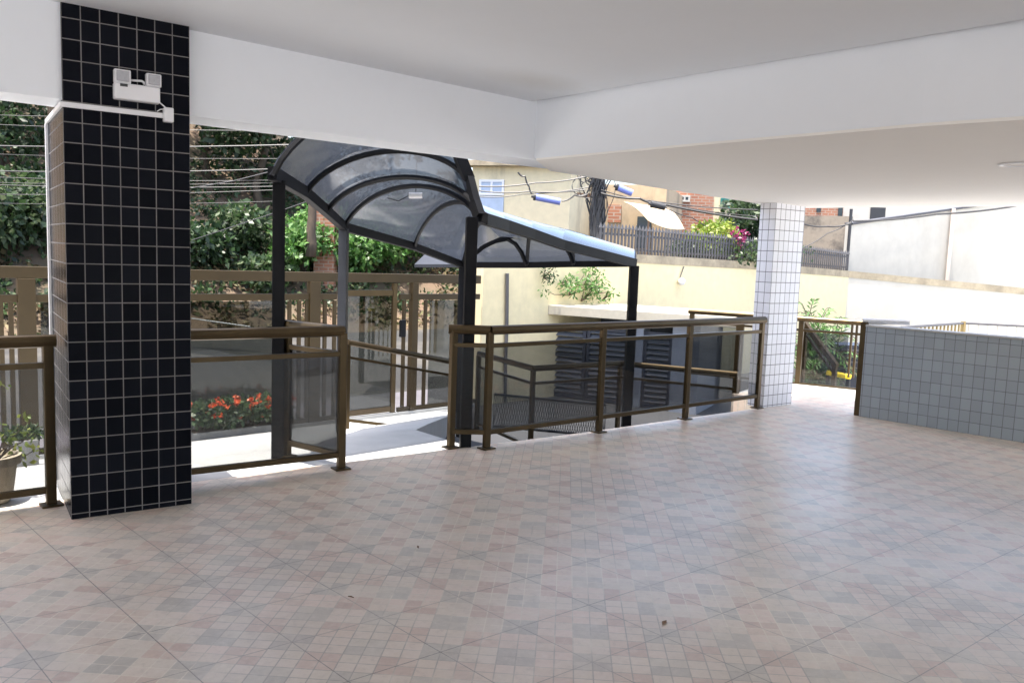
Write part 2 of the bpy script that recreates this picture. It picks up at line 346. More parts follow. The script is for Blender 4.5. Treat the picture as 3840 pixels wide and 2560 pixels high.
def tree(name, label, cat, base, h, crown_r, lf, nleaf, lsize, group=None, nb=14, trunk=.12, squash=.8, low=.35):
    t = thing(name, label, cat, base, group); b = Vector(base); m = MB(); top = b+Vector((rng.normal()*.05*h, rng.normal()*.05*h, h*.62))
    pts, rs = limb(b-Vector((0, 0, .2)), top, trunk, trunk*.5); m.tube(pts, rs, 7); blobs = []
    for i in range(nb):
        a = i*2.399+rng.random(); rr = crown_r*(.25+.75*math.sqrt(rng.random())); z = h*(low+(1-low)*rng.random())
        rr *= math.sqrt(max(.15, 1-((z/h-.62)/.5)**2))
        c = b+Vector((math.cos(a)*rr, math.sin(a)*rr, z)); s = crown_r*(.28+.22*rng.random())
        blobs.append((tuple(c), (s, s, s*squash)))
        if i < 8:
            st = b.lerp(top, .45+.5*rng.random()); pts, rs = limb(st, c, trunk*.4, trunk*.08); m.tube(pts, rs, 5)
    leaves(blobs, nleaf, lsize).build('crown', lf, t, normals=False); m.build('trunk', M_BARK, t, smooth=True)
    return t
def shrub(name, label, cat, base, h, r, lf, n, size, group=None, nb=7, stem=.02):
    t = thing(name, label, cat, base, group); b = Vector(base); blobs = []; m = MB()
    for i in range(nb):
        a = i*2.399; rr = r*.6*math.sqrt((i+.3)/nb); c = b+Vector((math.cos(a)*rr, math.sin(a)*rr, h*(.35+.45*rng.random()))); s = r*(.38+.2*rng.random())
        blobs.append((tuple(c), (s, s, min(s, h*.35)))); pts, rs = limb(b-Vector((0, 0, .05)), c, stem, stem*.4, 3); m.tube(pts, rs, 5)
    leaves(blobs, n, size, shell=.35).build('foliage', lf, t, normals=False); m.build('stem', M_BARK, t)
    return t

ZL = -1.4   # lower forecourt and street level
FY = 12.0   # street fence line

# ================================================================== SETTING: ground
EDGE = [(-8, 5.55), (1.0, 5.17), (2.4, 5.07), (4.23, 4.87), (5.0, 4.79), (7.0, 4.65), (8.1, 4.56)]
m = MB(); m.prism([(-8, -8), (9.0, -8), (9.05, 5.3), (8.1, 5.3)]+EDGE[::-1], -1.7, 0)
struct(m, 'terrace_floor', M_FLOOR, 'printed pinkish grey ceramic tile terrace floor')
ys = [4.6, 5.7, 6.6, 8.4, 10, FY+.3]
def yz(y): return -.02 if y <= 5.7 else -.02-(y-5.7)*(1.38/6.3)
def xr(y): return 4.0 if y <= 5.75 else (4.0+(y-5.75)*.92 if y < 8.4 else 6.44+(y-8.4)*.9)
def edge_y(x):
    for (a, b), (c, d) in zip(EDGE, EDGE[1:]):
        if a <= x <= c: return b+(d-b)*(x-a)/(c-a)
    return 5
m = MB(); rows = []
for y in ys:
    r = []
    for k in range(13):
        x = -8+(xr(y)+8)*k/12; yy = max(y, edge_y(min(x, 8))+.004) if y < 5.6 else y
        r.append((x, yy, yz(yy)))
    rows.append(r)
nv = sum(rows, []); m.add(nv, [(a*13+k, a*13+k+1, (a+1)*13+k+1, (a+1)*13+k) for a in range(len(ys)-1) for k in range(12)])
for r0, r1 in zip(rows, rows[1:]):
    p, q = r0[-1], r1[-1]; m.quad(p, (p[0], p[1], -1.7), (q[0], q[1], -1.7), q)
struct(m, 'entrance_ramp', M_CONC, 'pale concrete walkway sloping down from the terrace to the street gate')
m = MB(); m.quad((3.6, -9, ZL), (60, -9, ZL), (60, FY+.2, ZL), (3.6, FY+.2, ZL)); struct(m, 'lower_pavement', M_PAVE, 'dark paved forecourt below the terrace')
m = MB(); m.quad((-120, FY+.3, ZL-.06), (120, FY+.3, ZL-.06), (120, FY+2.3, ZL-.06), (-120, FY+2.3, ZL-.06))
m.quad((-120, FY+2.3, ZL-.06), (120, FY+2.3, ZL-.06), (120, FY+2.3, ZL-.2), (-120, FY+2.3, ZL-.2)); struct(m, 'sidewalk', M_SIDE, 'mauve grey street sidewalk outside the fence')
m = MB(); m.quad((-120, FY+2.3, ZL-.2), (120, FY+2.3, ZL-.2), (120, 21.5, -1.0), (-120, 21.5, -1.0)); struct(m, 'road', M_ASPH, 'worn asphalt street')
m = MB(); m.quad((-200, -200, -1.75), (200, -200, -1.75), (200, FY, -1.75), (-200, FY, -1.75)); struct(m, 'ground', M_CONC, 'ground around the building')
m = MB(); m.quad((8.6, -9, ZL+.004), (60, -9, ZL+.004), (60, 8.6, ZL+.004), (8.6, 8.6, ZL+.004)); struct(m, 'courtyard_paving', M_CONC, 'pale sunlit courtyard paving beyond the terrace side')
# wooded bank across the street
prof = [(21.5, -1.0), (22.0, -.85), (23.5, -.2), (26, 1.5), (30, 4.3), (36, 9), (44, 15), (60, 24)]
m = MB(); nx = 50; pv = []
for j, (y, z) in enumerate(prof):
    for i in range(nx+1):
        x = -60+i*(160/nx); fl = 1/(1+math.exp((x-20)/2.5)) if j > 2 else 1
        n = (math.sin(x*.7+j)+math.sin(x*.31+j*2.1))*.25 if j > 1 else 0
        pv.append((x, y+n, (z*fl+(1-fl)*(.2+.04*(y-23)))+n*.6))
m.add(pv, [(j*(nx+1)+i, j*(nx+1)+i+1, (j+1)*(nx+1)+i+1, (j+1)*(nx+1)+i) for j in range(len(prof)-1) for i in range(nx)])
struct(m, 'hillside', M_SOIL, 'reddish soil bank across the street', smooth=True)

# ================================================================== SETTING: the building over the terrace
bld = thing('apartment_building', 'white painted ceiling and deep white beams of the open ground floor', 'building', (0, 0, 0))
zc = lambda x, y: 2.675-.0175*(x-1.1)
m = MB(); m.prism([(-8, -8), (4.2, -8), (4.2, 4.6), (1.7, 4.84), (-8, 5.2)], zc, 3.0); m.build('ceiling', M_CEIL, bld)
# front beam: inner face from (-8) to the inside corner, outer face to the white column
I0, I1 = (-8, 5.26), (4.24, 4.60); OUT = [(-8, 5.50), (1.7, 5.06), (4.77, 4.97)]
zb = lambda x, y: 2.2
m = MB(); m.prism([I0, I1, (4.6, 4.58), (4.77, 4.97), (1.7, 5.06), (-8, 5.50)], 2.2, 3.0); m.build('front_beam', M_BEAM, bld)
m = MB(); m.prism([(4.24, 4.60), (4.22, 3.06), (4.24, 1.8), (4.36, .9), (4.4, -8), (4.75, -8), (4.7, 4.575)], 2.212, 3.0); m.build('side_beam', M_BEAM, bld)
zs = lambda x, y: 2.197-.0255*(x-4.25)
m = MB(); m.prism([(4.246, 4.585), (4.225, 3.06), (4.245, 1.8), (4.366, .9), (4.406, -8), (8.5, -8), (8.45, 2.5), (8.25, 3.8), (8.2, 4.85), (7.4, 4.84), (4.75, 4.955)], zs, 2.9); m.build('porch_soffit', M_SOFF, bld)
m = MB(); m.prism([(-8, -8), (-8, 5.5), (1.7, 5.06), (4.77, 4.97), (7.4, 4.84), (8.2, 4.85), (8.25, 3.8), (8.5, -8)], 3.004, 5.5); m.build('upper_facade', M_BEAM, bld)
c = gz(2333, 403, 2.09); m = MB(); m.lathe((c.x+.02, c.y, zs(c.x, 0)-.007), [(.08, .007), (.085, 0), (.105, 0), (.11, .007)], 28); m.build('downlight', M_WHITE, bld, smooth=True)

# dark tiled column
FL, FR = Vector((1.107, 4.751)), Vector((1.72, 4.671)); ax = (FR-FL).normalized(); DEP = .80
def column(name, label, base, axis, w, d, h, mt):
    m = MB(); m.box((0, 0, 0), (w, d, h)); o = m.build(name, mt, bevel=.004); loc2world(o, Vector((*base, 0)), axis); return tag(o, label, 'column')
column('tiled_column', 'column of glossy navy black tiles with pale grout at the end of the railing', FL, ax, (FR-FL).length, DEP, 2.70, M_DARKT)
WC = Vector((7.601, 4.593)); wax = (Vector((8.077, 4.541))-WC).normalized()
column('tiled_column', 'white tiled column with dark grout at the terrace corner', WC, wax, .479, .20, 2.16, M_WHITET)
def colpt(u, v, off=0.):   # point on the dark column's front face, pushed out by off
    nrm = Vector((ax.y, -ax.x)); d = ray(u, v); k = ((FL.x+nrm.x*off)*nrm.x+(FL.y+nrm.y*off)*nrm.y)/(d[0]*nrm.x+d[1]*nrm.y); return Vector(d*k+O)
A3 = Vector((ax.x, ax.y, 0)); NF = Vector((ax.y, -ax.x, 0))
s3 = .6125*.17857; cu = lambda x, y: (380*.6125+x*s3, 220*.6125+y*s3)
def slabon(m, p0, p1, t0, t1):   # block standing out of the column face between two corner points
    z0, z1 = min(p0.z, p1.z), max(p0.z, p1.z); a0 = (p0-Vector((FL.x, FL.y, 0))).dot(A3); a1 = (p1-Vector((FL.x, FL.y, 0))).dot(A3); a0, a1 = min(a0, a1), max(a0, a1)
    B = Vector((FL.x, FL.y, 0)); q = lambda a, t, z: B+A3*a+NF*t+Vector((0, 0, z))
    return m.hexa([q(a0, t0, z0), q(a1, t0, z0), q(a1, t1, z0), q(a0, t1, z0)], [q(a0, t0, z1), q(a1, t0, z1), q(a1, t1, z1), q(a0, t1, z1)])
P = lambda x, y, off=.05: colpt(*cu(x, y), off)
el = thing('emergency_light', 'white emergency light with two lamp heads on the dark column', 'light', tuple(P(740, 900, .0)))
p0, p1 = P(270, 850), P(1230, 580); p0.z = (P(270, 850).z+P(1230, 940).z)/2; p1.z = (P(270, 520).z+P(1230, 590).z)/2
m = MB(); slabon(m, p0, p1, .002, .062); m.build('body', M_WHITE, el, bevel=.008)
for (a, b, c2, d) in ((275, 490, 625, 250), (950, 570, 1265, 340)):
    q0, q1 = P(a, b), P(c2, d); m = MB(); slabon(m, q0, q1, .004, .05); h = m.build('lamp_head', M_WHITE, el, bevel=.006)
    e = (q1-q0); i0 = q0+e*.12; i1 = q1-e*.12; m = MB(); slabon(m, i0, i1, .051, .056); m.build('lens', M_LENS, h, bevel=.003)
m = MB(); slabon(m, P(385, 585), P(545, 545), .0625, .0632); m.build('emblem', M_CABLEG, el)
m = MB(); hp = [P(600, 500, .03), P(610, 455, .03), P(850, 475, .03), P(890, 500, .03), P(905, 560, .03)]; m.tube(hp, .006, 6); m.build('handle', M_WHITE, el, smooth=True)
jb = thing('junction_box', 'small white socket box at the end of the trunking on the dark column', 'junction box', tuple(P(1430, 1300, 0)))
m = MB(); slabon(m, P(1325, 1320), P(1525, 1040), .002, .05); m.build('box', M_WHITE, jb, bevel=.006)
m = MB(); m.tube([P(1215, 915, .02), P(1290, 980, .02), P(1370, 1050, .03)], .0035, 5); m.tube([P(1170, 1110, .012), P(1240, 1070, .02), P(1340, 1060, .03)], .003, 5); m.build('wire', M_WHITE, jb)
tk = thing('cable_trunking', 'white cable trunking wrapped around the dark column', 'cable trunking', (FL.x, FL.y, 2.1))
zt = (P(0, 1065, .01).z+P(1330, 1190, .01).z)/2
m = MB(); b0 = Vector((FL.x, FL.y, zt)); m.bar(b0-A3*.012+NF*.007, P(1325, 1180, .007).xy.to_3d()+Vector((0, 0, zt)), .014, .026)
B3 = Vector((-ax.y, ax.x, 0)); m.bar(b0-A3*.007+NF*.0, b0-A3*.007+B3*(DEP+.01), .014, .026)
m.bar(b0-A3*.008+B3*(DEP-.005)+Vector((0, 0, -.013)), Vector((FL.x, FL.y, .02))-A3*.008+B3*(DEP-.005), .028, .016, up=tuple(A3)); m.build('trunking_strip', M_WHITE, tk, bevel=.002)

# a damp mark spreading on the ceiling paint
def ceiling_mark():
    t = M_CEIL.node_tree; p = t.nodes['Principled BSDF']; old = p.inputs['Base Color'].links[0].from_socket; co = objco(t); c = gz(1225, 188, 2.62)
    mp = N(t, 'ShaderNodeMapping'); mp.inputs['Location'].default_value = (-c.x/.55, -c.y/.32, 0); mp.inputs['Scale'].default_value = (1/.55, 1/.32, 0); L(t, co, mp.inputs[0])
    ln = N(t, 'ShaderNodeVectorMath'); ln.operation = 'LENGTH'; L(t, mp.outputs[0], ln.inputs[0])
    k = math_(t, 'MULTIPLY', math_(t, 'SUBTRACT', 1.15, math_(t, 'ADD', ln.outputs['Value'], math_(t, 'MULTIPLY', noise(t, co, 2.2, 5), .6))), 1.4)
    k = math_(t, 'MULTIPLY', math_(t, 'MAXIMUM', math_(t, 'MINIMUM', k, 1.), 0.), .35)
    L(t, mix(t, k, old, (.55, .53, .49)), p.inputs['Base Color'])
ceiling_mark()
# low grey tiled wall on the right
G0, G1 = Vector((8.085, 3.80)), Vector((8.20, 2.30)); gax = (G1-G0).normalized()
gw = thing('parapet_wall', 'low grey tiled parapet wall at the terrace side', 'wall', (G0.x, G0.y, 0))
m = MB(); m.box((0, 0, 0), (9.0, .15, .905)); o = m.build('tiled_wall', M_GREYT, None, bevel=.003); o.parent = gw; o.matrix_parent_inverse = Matrix(); o.rotation_euler = (0, 0, math.atan2(gax.y, gax.x))
m = MB(); gn = Vector((-gax.y, gax.x)); m.bar((*(G0+gn*.075), .915), (*(G0+gax*9+gn*.075), .915), .17, .018); m.build('coping', M_CONC, gw, bevel=.003)
m = MB(); m.post(G0-gax*.03+gn*.05, 0, .95, .055, .075, gax); m.build('end_post', M_BRONZE, gw, bevel=.004)
m = MB(); m.tube([Vector((*(G0-gax*.06+gn*.06), .955)), Vector((*(G0+gax*.32+gn*.26), .965))], .028, 14); m.build('handrail', M_ALU, gw, smooth=False)

# ================================================================== terrace railings
def run_rail(root, pts, top, mid, bot, posts, glass=(M_GLASS,), z0=0., topw=.032, toph=.036, pw=.052, skip_post=(), plates=True):
    pts = [Vector((*p[:2], 0)) for p in pts]
    zz = [p if isinstance(p, (int, float)) else p for p in (z0,)]
    m = MB()
    for i, (a, b) in enumerate(zip(pts, pts[1:])):
        d = (b-a).normalized(); e0 = d*.04 if i == 0 else Vector(); e1 = d*.04 if i == len(pts)-2 else Vector()
        m.tube([a-e0+Vector((0, 0, top-toph)), b+e1+Vector((0, 0, top-toph))], topw, 14, ry=toph)
    m.build('top_rail', M_BRONZE, root, smooth=False, bevel=.0)
    mm = MB(); bb = MB()
    for a, b in zip(pts, pts[1:]):
        mm.bar(a+V(0, 0, mid), b+V(0, 0, mid), .035, .032); bb.bar(a+V(0, 0, bot), b+V(0, 0, bot), .035, .036)
    mm.build('mid_rail', M_BRONZE, root, bevel=.003); bb.build('bottom_rail', M_BRONZE, root, bevel=.003)
    for i, (a, b) in enumerate(zip(pts, pts[1:])):
        g = MB(); g.bar(a+V(0, 0, (mid+bot)/2), b+V(0, 0, (mid+bot)/2), .006, mid-bot-.03); g.build('glass_panel', glass[min(i, len(glass)-1)], root)
    for p, d in posts:
        g = MB(); g.post(p, z0, top-.05, pw, pw*.8, d); po = g.build('post', M_BRONZE, root, bevel=.004)
        if plates: g = MB(); g.post(p, z0+.001, z0+.012, .11, .10, d); g.build('base_plate', M_BRONZE, po, bevel=.003)
pl = gz(783, 1077); zt = hz(790, 748, pl)
print('postL', pl, zt, 'mid', hz(775, 812, pl), 'bot', hz(775, 1043, pl))
L0 = (1.70, 5.0); LP = (pl.x, pl.y)
p1tmp = gz(637, 1048)
r = thing('terrace_railing', 'bronze railing with glass between the dark column and the entrance gap', 'railing', (*LP, 0))
run_rail(r, [L0, LP, (2.66, 5.38)], zt, hz(775, 812, pl), hz(775, 1043, pl), [(LP, (1, -.1)), ((2.66, 5.38), (.3, -1))], (M_GLASSC, M_GLASSD))
q = gz(118, 1160); ztl = hz(115, 768, q)
r = thing('terrace_railing', 'bronze railing section left of the dark column with a potted plant behind it', 'railing', (q.x, q.y, 0))
run_rail(r, [(-3.5, 5.30), (q.x, q.y)], ztl, hz(110, 838, q), hz(100, 1125, q), [((q.x, q.y), (1, 0)), ((-1.2, 5.2), (1, 0))], (M_GLASSC,))
a, b, c, d = gz(1117, 1030), gz(1573, 962), gz(1738, 937), gz(1035, 1028); k = gz(1375, 992)
print('rail right z', [hz(1117, 741, a), hz(1573, 735, b), hz(1745, 731, c)], 'mid', hz(1117, 801, a), hz(1573, 772, b), 'bot', hz(1573, 934, b))
ztr = (hz(1117, 741, a)+hz(1745, 731, c))/2
r = thing('terrace_railing', 'long bronze railing with smoked glass between the entrance gap and the white column', 'railing', (a.x, a.y, 0))
run_rail(r, [(d.x, d.y), (a.x, a.y), (b.x, b.y), (c.x, c.y)], ztr, .80, .13, [((p.x, p.y), (1, 0)) for p in (d, a, k, b, c)], (M_GLASSD, M_GLASS))

# ================================================================== street fence and gate
fx = lambda u, v=800: gy(u, v, FY).x
zf = lambda u, v: gy(u, v, FY).z
FT = lambda x: 1.13-.006*x   # top of the fence beam
fe = thing('street_fence', 'tall tan aluminium street fence with smoked glass panels and open bars', 'fence', (0, FY, ZL))
XE = fx(1100, 700)
m = MB(); m.bar((-9, FY, FT(-9)-.07), (XE, FY, FT(XE)-.07), .09, .15); m.build('top_beam', M_FENCE, fe, bevel=.006)
GX0, GX1 = fx(778), fx(908)
m = MB(); m.bar((-9, FY, FT(0)-.40), (GX0-.06, FY, FT(4)-.40), .06, .10); m.bar((GX1+.06, FY, FT(6)-.40), (XE, FY, FT(8)-.40), .06, .10); m.build('upper_rail', M_FENCE, fe, bevel=.004)
m = MB(); m.bar((-9, FY, ZL+.10), (GX0-.06, FY, ZL+.10), .06, .09); m.bar((GX1+.06, FY, ZL+.10), (XE, FY, ZL+.10), .06, .09); m.build('bottom_rail', M_FENCE, fe, bevel=.004)
m = MB(); m.bar((-9, FY, ZL+.02), (XE, FY, ZL+.02), .16, .10); m.build('kerb_plinth', M_CONC, fe)
for u, w in ((-95, .2), (63, .2), (720, .19), (948, .13), (1068, .13)):
    m = MB(); m.post((fx(u), FY+.003), ZL, FT(fx(u))-.146, w, .12); m.build('post', M_FENCE, fe, bevel=.006)
for u in (-70, -45, -20, 4, 27, 664, 686, 704, 745, 767, 926, 975):
    m = MB(); m.post((fx(u), FY), ZL+.15, FT(fx(u))-.45, .052, .05); m.build('bar', M_FENCE, fe)
def pane(x0, x1, z0, z1, par, mt=M_GLASSF, y=FY):
    m = MB(); m.box((x0, y-.004, z0), (x1, y+.004, z1)); m.build('glass_panel', mt, par)
pane(fx(95), fx(430), ZL+.15, FT(2)-.46, fe); pane(fx(432), fx(655), ZL+.15, FT(4)-.46, fe); pane(fx(985), fx(1058), ZL+.15, FT(8)-.46, fe)
gt = thing('street_gate', 'tan framed glass pedestrian gate with a black lock in the street fence', 'gate', ((GX0+GX1)/2, FY, ZL))
m = MB(); T_ = FT(5)-.17
for x in (GX0+.02, GX1-.04): m.post((x, FY), ZL+.06, T_, .085, .06)
m.bar((GX0+.07, FY, T_-.17), (GX1-.09, FY, T_-.17), .055, .10); m.bar((GX0+.07, FY, ZL+.14), (GX1-.09, FY, ZL+.14), .055, .10); m.build('gate_frame', M_BRONZE, gt, bevel=.004)
pane(GX0+.07, GX1-.09, ZL+.19, T_-.22, gt, M_GLASSF)
lk = gy(919, 752, FY); m = MB(); m.box((lk.x-.045, FY-.10, lk.z-.16), (lk.x+.06, FY-.032, lk.z+.14)); m.build('lock', M_BLACK, gt, bevel=.01)

# ================================================================== flower planters and pots
def planter(name, label, u0, u1, y, h, flowers, grp=None):
    x0, x1 = gy(u0, 980, y).x, gy(u1, 980, y).x; z = yz(y); t = thing(name, label, 'planter', ((x0+x1)/2, y, z))
    m = MB(); m.box((x0, y-.16, z), (x1, y+.16, z+h)); m.build('trough', M_PLANTER, t, bevel=.01)
    m = MB(); m.box((x0+.03, y-.13, z+h), (x1-.03, y+.13, z+h+.006)); m.build('soil', M_SOIL, t)
    return x0, x1, z+h
x0, x1, zt2 = planter('planter_box', 'long dark planter under the red flowering shrubs at the fence', 432, 650, FY-.33, .14, True)
labs = ['red flowering shrub nearest the dark column in the long planter', 'red flowering shrub second from the dark column in the long planter', 'red flowering shrub second from the dark canopy post in the long planter', 'red flowering shrub nearest the dark canopy post in the long planter']
for i in range(4):
    x = x0+(x1-x0)*(i+.5)/4; b = (x, FY-.33, zt2)
    t = shrub('flowering_shrub', labs[i], 'shrub', b, .42, .34, LF_MID, 650, .085, 'red flowering shrubs in the planter', nb=6)
    for k in range(15 if i else 11):
        bl = [((x+rng.uniform(-.30, .30), FY-.33+rng.uniform(-.25, .12), zt2+.10+.34*rng.random()**.7), (.030, .030, .022))]; leaves(bl, 24, .034, 1.2, 0, .2).build('flower_head', LF_RED, t, normals=False)
x0, x1, zt2 = planter('planter_box', 'short grey cement planter box with low green plants left of the dark column', 26, 80, 9.6, .30, False)
bl = [((x0+(x1-x0)*t, 9.6, zt2+.05), (.14, .12, .06)) for t in (.15, .4, .65, .9)]
shr = leaves(bl, 500, .06); shr.build('foliage', LF_MID, bpy.data.objects['planter_box.001'], normals=False)
pb = gz(4, 1164); pot = thing('potted_plant', 'pale clay pot with a sparse yellow green plant behind the left railing', 'potted plant', (pb.x, pb.y+.2, -.02))
c = Vector((pb.x-.01, pb.y+.20, -.015)); m = MB(); m.lathe(c, [(.0, 0), (.085, 0), (.10, .02), (.125, .20), (.13, .215), (.148, .22), (.15, .27), (.132, .272), (.12, .235), (0, .232)], 22); m.build('pot', M_POT, pot, smooth=False)
m = MB(); bl = []
for (u, v) in ((30, 1020), (48, 985), (58, 968), (70, 995), (76, 1035), (40, 1040), (60, 1052), (14, 1000), (-6, 980), (2, 890)):
    e = gy(u, v, c.y); pts, rs = limb(c+V(0, 0, .22), e, .006, .003, 4, .12); m.tube(pts, rs, 5); bl.append((tuple(e), (.04, .04, .04)))
m.build('stem', M_BARK, pot); leaves(bl, 90, .036, 1.7, .1, .2).build('foliage', LF_YEL, pot, normals=False)

# ================================================================== entrance canopy
cn = thing('entrance_canopy', 'dark steel arched canopy with smoked polycarbonate roof over the entrance ramp', 'canopy', (3.4, 6.4, yz(6.4)))
p1 = gz(637, 1048); rp = gz(1068, 1024)
dP1 = float((np.array(p1)-O)@FW); dRP = float((np.array(rp)-O)@FW)
OUTP = [dp(625, 398, dP1-.42), dp(700, 442, 6.75), dp(749, 484, 7.6), dp(790, 521, 8.6), dp(952, 566, 10.3), dp(1063, 608, 11.6), dp(1210, 608, 11.3), dp(1317, 606, 11.1), dp(1453, 605, 10.9)]
INP = [dp(1050, 345, dRP+.10), dp(1076, 411, dRP+.17), dp(1090, 465, dRP+.10), dp(1101, 497, dRP+.05), dp(1112, 503, dRP+.10), dp(1163, 518, dRP+.55), dp(1223, 538, dRP+1.0), dp(1291, 562, dRP+1.5), dp(1457, 604, dRP+2.7)]
def arch(a, b, rise=.30, n=18):
    pts = []
    for i in range(n+1):
        t = i/n; th = math.pi*t; k = (1-math.cos(th))/2; p = a.lerp(b, k*.35+t*.65); p = p+V(0, 0, math.sin(th)**.8*rise*(a-b).length); pts.append(p)
    return pts
R_ = [.25, .215, .15, .13, .08, .07, .07, .08, .085]
ARC = [arch(a, b, r) for a, b, r in zip(OUTP, INP, R_)]
def barchain(m, pts, w, h):
    for a, b in zip(pts, pts[1:]): m.bar(a, b+(b-a).normalized()*.004, w, h)
for A in ARC:
    m = MB(); m.tube([p-V(0, 0, .02) for p in A], .024, 6, ry=.024); m.build('arch', M_BLACK, cn)
m = MB(); barchain(m, OUTP, .06, .09); m.build('eave_beam', M_BLACK, cn); m = MB(); barchain(m, INP, .06, .09); m.build('eave_beam', M_BLACK, cn)
for A, B in zip(ARC, ARC[1:]):
    m = MB(); n = len(A); K = 3; vs = []
    for k in range(K+1): vs += [a.lerp(b, k/K)+V(0, 0, .018) for a, b in zip(A, B)]
    m.add(vs, [(k*n+i, k*n+i+1, (k+1)*n+i+1, (k+1)*n+i) for k in range(K) for i in range(n-1)])
    if sum(((Vector(m.v[f[1]])-Vector(m.v[f[0]])).cross(Vector(m.v[f[2]])-Vector(m.v[f[0]]))).z for f in m.f) < 0: m.f = [f[::-1] for f in m.f]
    o = m.build('roof_panel', M_POLY, cn, smooth=True, normals=False)
def cpost(u, v, d, z0, w, top):
    p = dp(u, v, d); m = MB(); m.post((p.x, p.y), z0, top, w, w, (.6, .8)); return m.build('post', M_BLACK, cn, bevel=.004)
m = MB(); m.post((p1.x, p1.y), -.03, OUTP[0].z-.03, .085, .085, (.9, -.42)); m.build('post', M_BLACK, cn, bevel=.004)
m = MB(); m.post((rp.x, rp.y), -.06, INP[4].z, .085, .085, (.85, -.5)); m.build('post', M_BLACK, cn, bevel=.004)
q = OUTP[3]; m = MB(); m.post((q.x, q.y), yz(q.y)-.2, q.z-.02, .09, .09, (.7, .7)); m.build('post', M_STEELG, cn, bevel=.004)
q = OUTP[5]; m = MB(); m.post((q.x, q.y), ZL, q.z-.02, .10, .10, (.7, .7)); m.build('post', M_BLACK, cn, bevel=.004)
q = INP[8]; m = MB(); m.post((q.x, q.y), ZL, q.z-.03, .095, .095, (.8, -.6)); m.build('post', M_BLACK, cn, bevel=.004)
a, b = OUTP[8], INP[8]; m = MB(); m.bar(a, b, .05, .07); m.build('tie_bar', M_BLACK, cn)
lp = dp(955, 449, 7.6); lt = thing('ceiling_lamp', 'white lamp hanging under the smoked canopy roof', 'lamp', tuple(lp))
m = MB(); h = V(*RT)*.062; m.tube([lp-h, lp+h], .028, 12); m.build('diffuser', M_WHITE, lt, smooth=False)
m = MB(); m.tube([lp-h, dp(915, 462, 7.6), dp(890, 455, 7.7)], .005, 5); m.tube([lp+V(0, 0, .02), lp+V(0, 0, .3)], .004, 5); m.build('wire', M_CABLE, lt)

for pts in ([(1078, 606), (1092, 582), (1112, 566), (1138, 554), (1165, 549), (1184, 560), (1198, 580), (1210, 608)], [(1104, 571), (1124, 560), (1150, 549), (1185, 541), (1223, 538)], [(1291, 562), (1302, 572), (1311, 587), (1317, 606)]):
    A = [dp(u, v, 10.3) for u, v in pts]; m = MB(); m.tube(A, .03, 6); m.build('arch', M_BLACK, cn)
# smaller gate roof by the street
a, b = dp(952, 607, 13.2), dp(1072, 607, 13.2); c1 = dp(985, 575, 14.2); c2 = dp(1078, 572, 14.2)
m = MB(); e = Vector((0, 0, .05)); m.hexa([a-e, b-e, c2-e, c1-e], [a, b, c2, c1]); gr = thing('gate_roof', 'small pale roof over the street gate beyond the canopy', 'roof', tuple((a+b)/2))
m.build('roof_sheet', M_STEELG, gr); m = MB()
for q in (b, c2): m.post((q.x, q.y), ZL, q.z-.05, .08)
m.build('post', M_BLACK, gr)

# ================================================================== ramp railings on the lower level
def rail_line(root, pts, drop, zfun, r=.035, every=1.3, glass=True, mt=M_BRONZE):
    m = MB(); m.tube(pts, r, 10); m.build('top_rail', mt, root)
    m = MB(); m2 = MB()
    for a, b in zip(pts, pts[1:]):
        m.bar(a-V(0, 0, .17), b-V(0, 0, .17), .03, .03); m2.bar(a-V(0, 0, drop-.10), b-V(0, 0, drop-.10), .03, .035)
    m.build('mid_rail', mt, root); m2.build('bottom_rail', mt, root)
    for a, b in zip(pts, pts[1:]):
        if glass: g = MB(); h = (drop-.10-.17)/2; mid = V(0, 0, .17+h); g.bar(a-mid, b-mid, .006, 2*h-.03); g.build('glass_panel', M_GLASSR, root)
        n = max(1, round((b-a).length/every))
        for i in range(n+1):
            if i == n and b is not pts[-1]: continue
            p = a.lerp(b, i/n); g = MB(); g.post((p.x, p.y), p.z-drop, p.z-.02, .05, .04); g.build('post', mt, root)
ra, rb = dp(799, 786, 9.4), dp(1040, 831, 10.35)
t = thing('ramp_railing', 'bronze ramp railing sloping down from the canopy post beyond the entrance gap', 'railing', tuple(ra-V(0, 0, 1))); rail_line(t, [ra, rb], 1.0, None)
zr = .22; pp = [gz(1100, 812, zr), gz(1225, 846, zr), gz(1400, 834, zr), gz(1450, 834, zr), gz(1694, 860, zr)]
# lower ramp slab that these stand on
zz = zr-1.0; lo = [(pp[0].x, pp[0].y), (pp[1].x-.1, pp[1].y), (pp[3].x, pp[3].y), (pp[4].x+.05, pp[4].y)]
t = thing('ramp_railing', 'bronze railing with dark glass round the lower ramp below the terrace', 'railing', tuple(pp[1]-V(0, 0, 1))); rail_line(t, [pp[0], pp[1], (pp[2]+pp[3])/2, pp[4]], 1.0, None)
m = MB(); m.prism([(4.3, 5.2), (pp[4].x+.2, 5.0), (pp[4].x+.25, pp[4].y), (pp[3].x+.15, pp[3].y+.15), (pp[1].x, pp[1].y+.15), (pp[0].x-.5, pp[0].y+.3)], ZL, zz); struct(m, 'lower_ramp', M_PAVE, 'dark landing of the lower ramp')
# steel mesh panel
a, b = gz(1135, 905, zz+.46), gz(1392, 930, zz+.33)
t = thing('mesh_panel', 'low grey expanded metal mesh panel beside the lower ramp', 'mesh panel', tuple(a-V(0, 0, .4)))
m = MB(); d = (b-a); n = 46
for i in range(n+1):
    p = a+d*i/n
    for k in (-1, 1):
        q = a+d*min(1, max(0, (i+3*k)/n)); m.bar(p, q-V(0, 0, .42), .006, .006)
m.build('mesh', M_CABLEG, t); m = MB(); m.bar(a, b, .03, .03); m.bar(a-V(0, 0, .42), b-V(0, 0, .42), .03, .03); m.build('frame', M_CABLEG, t)

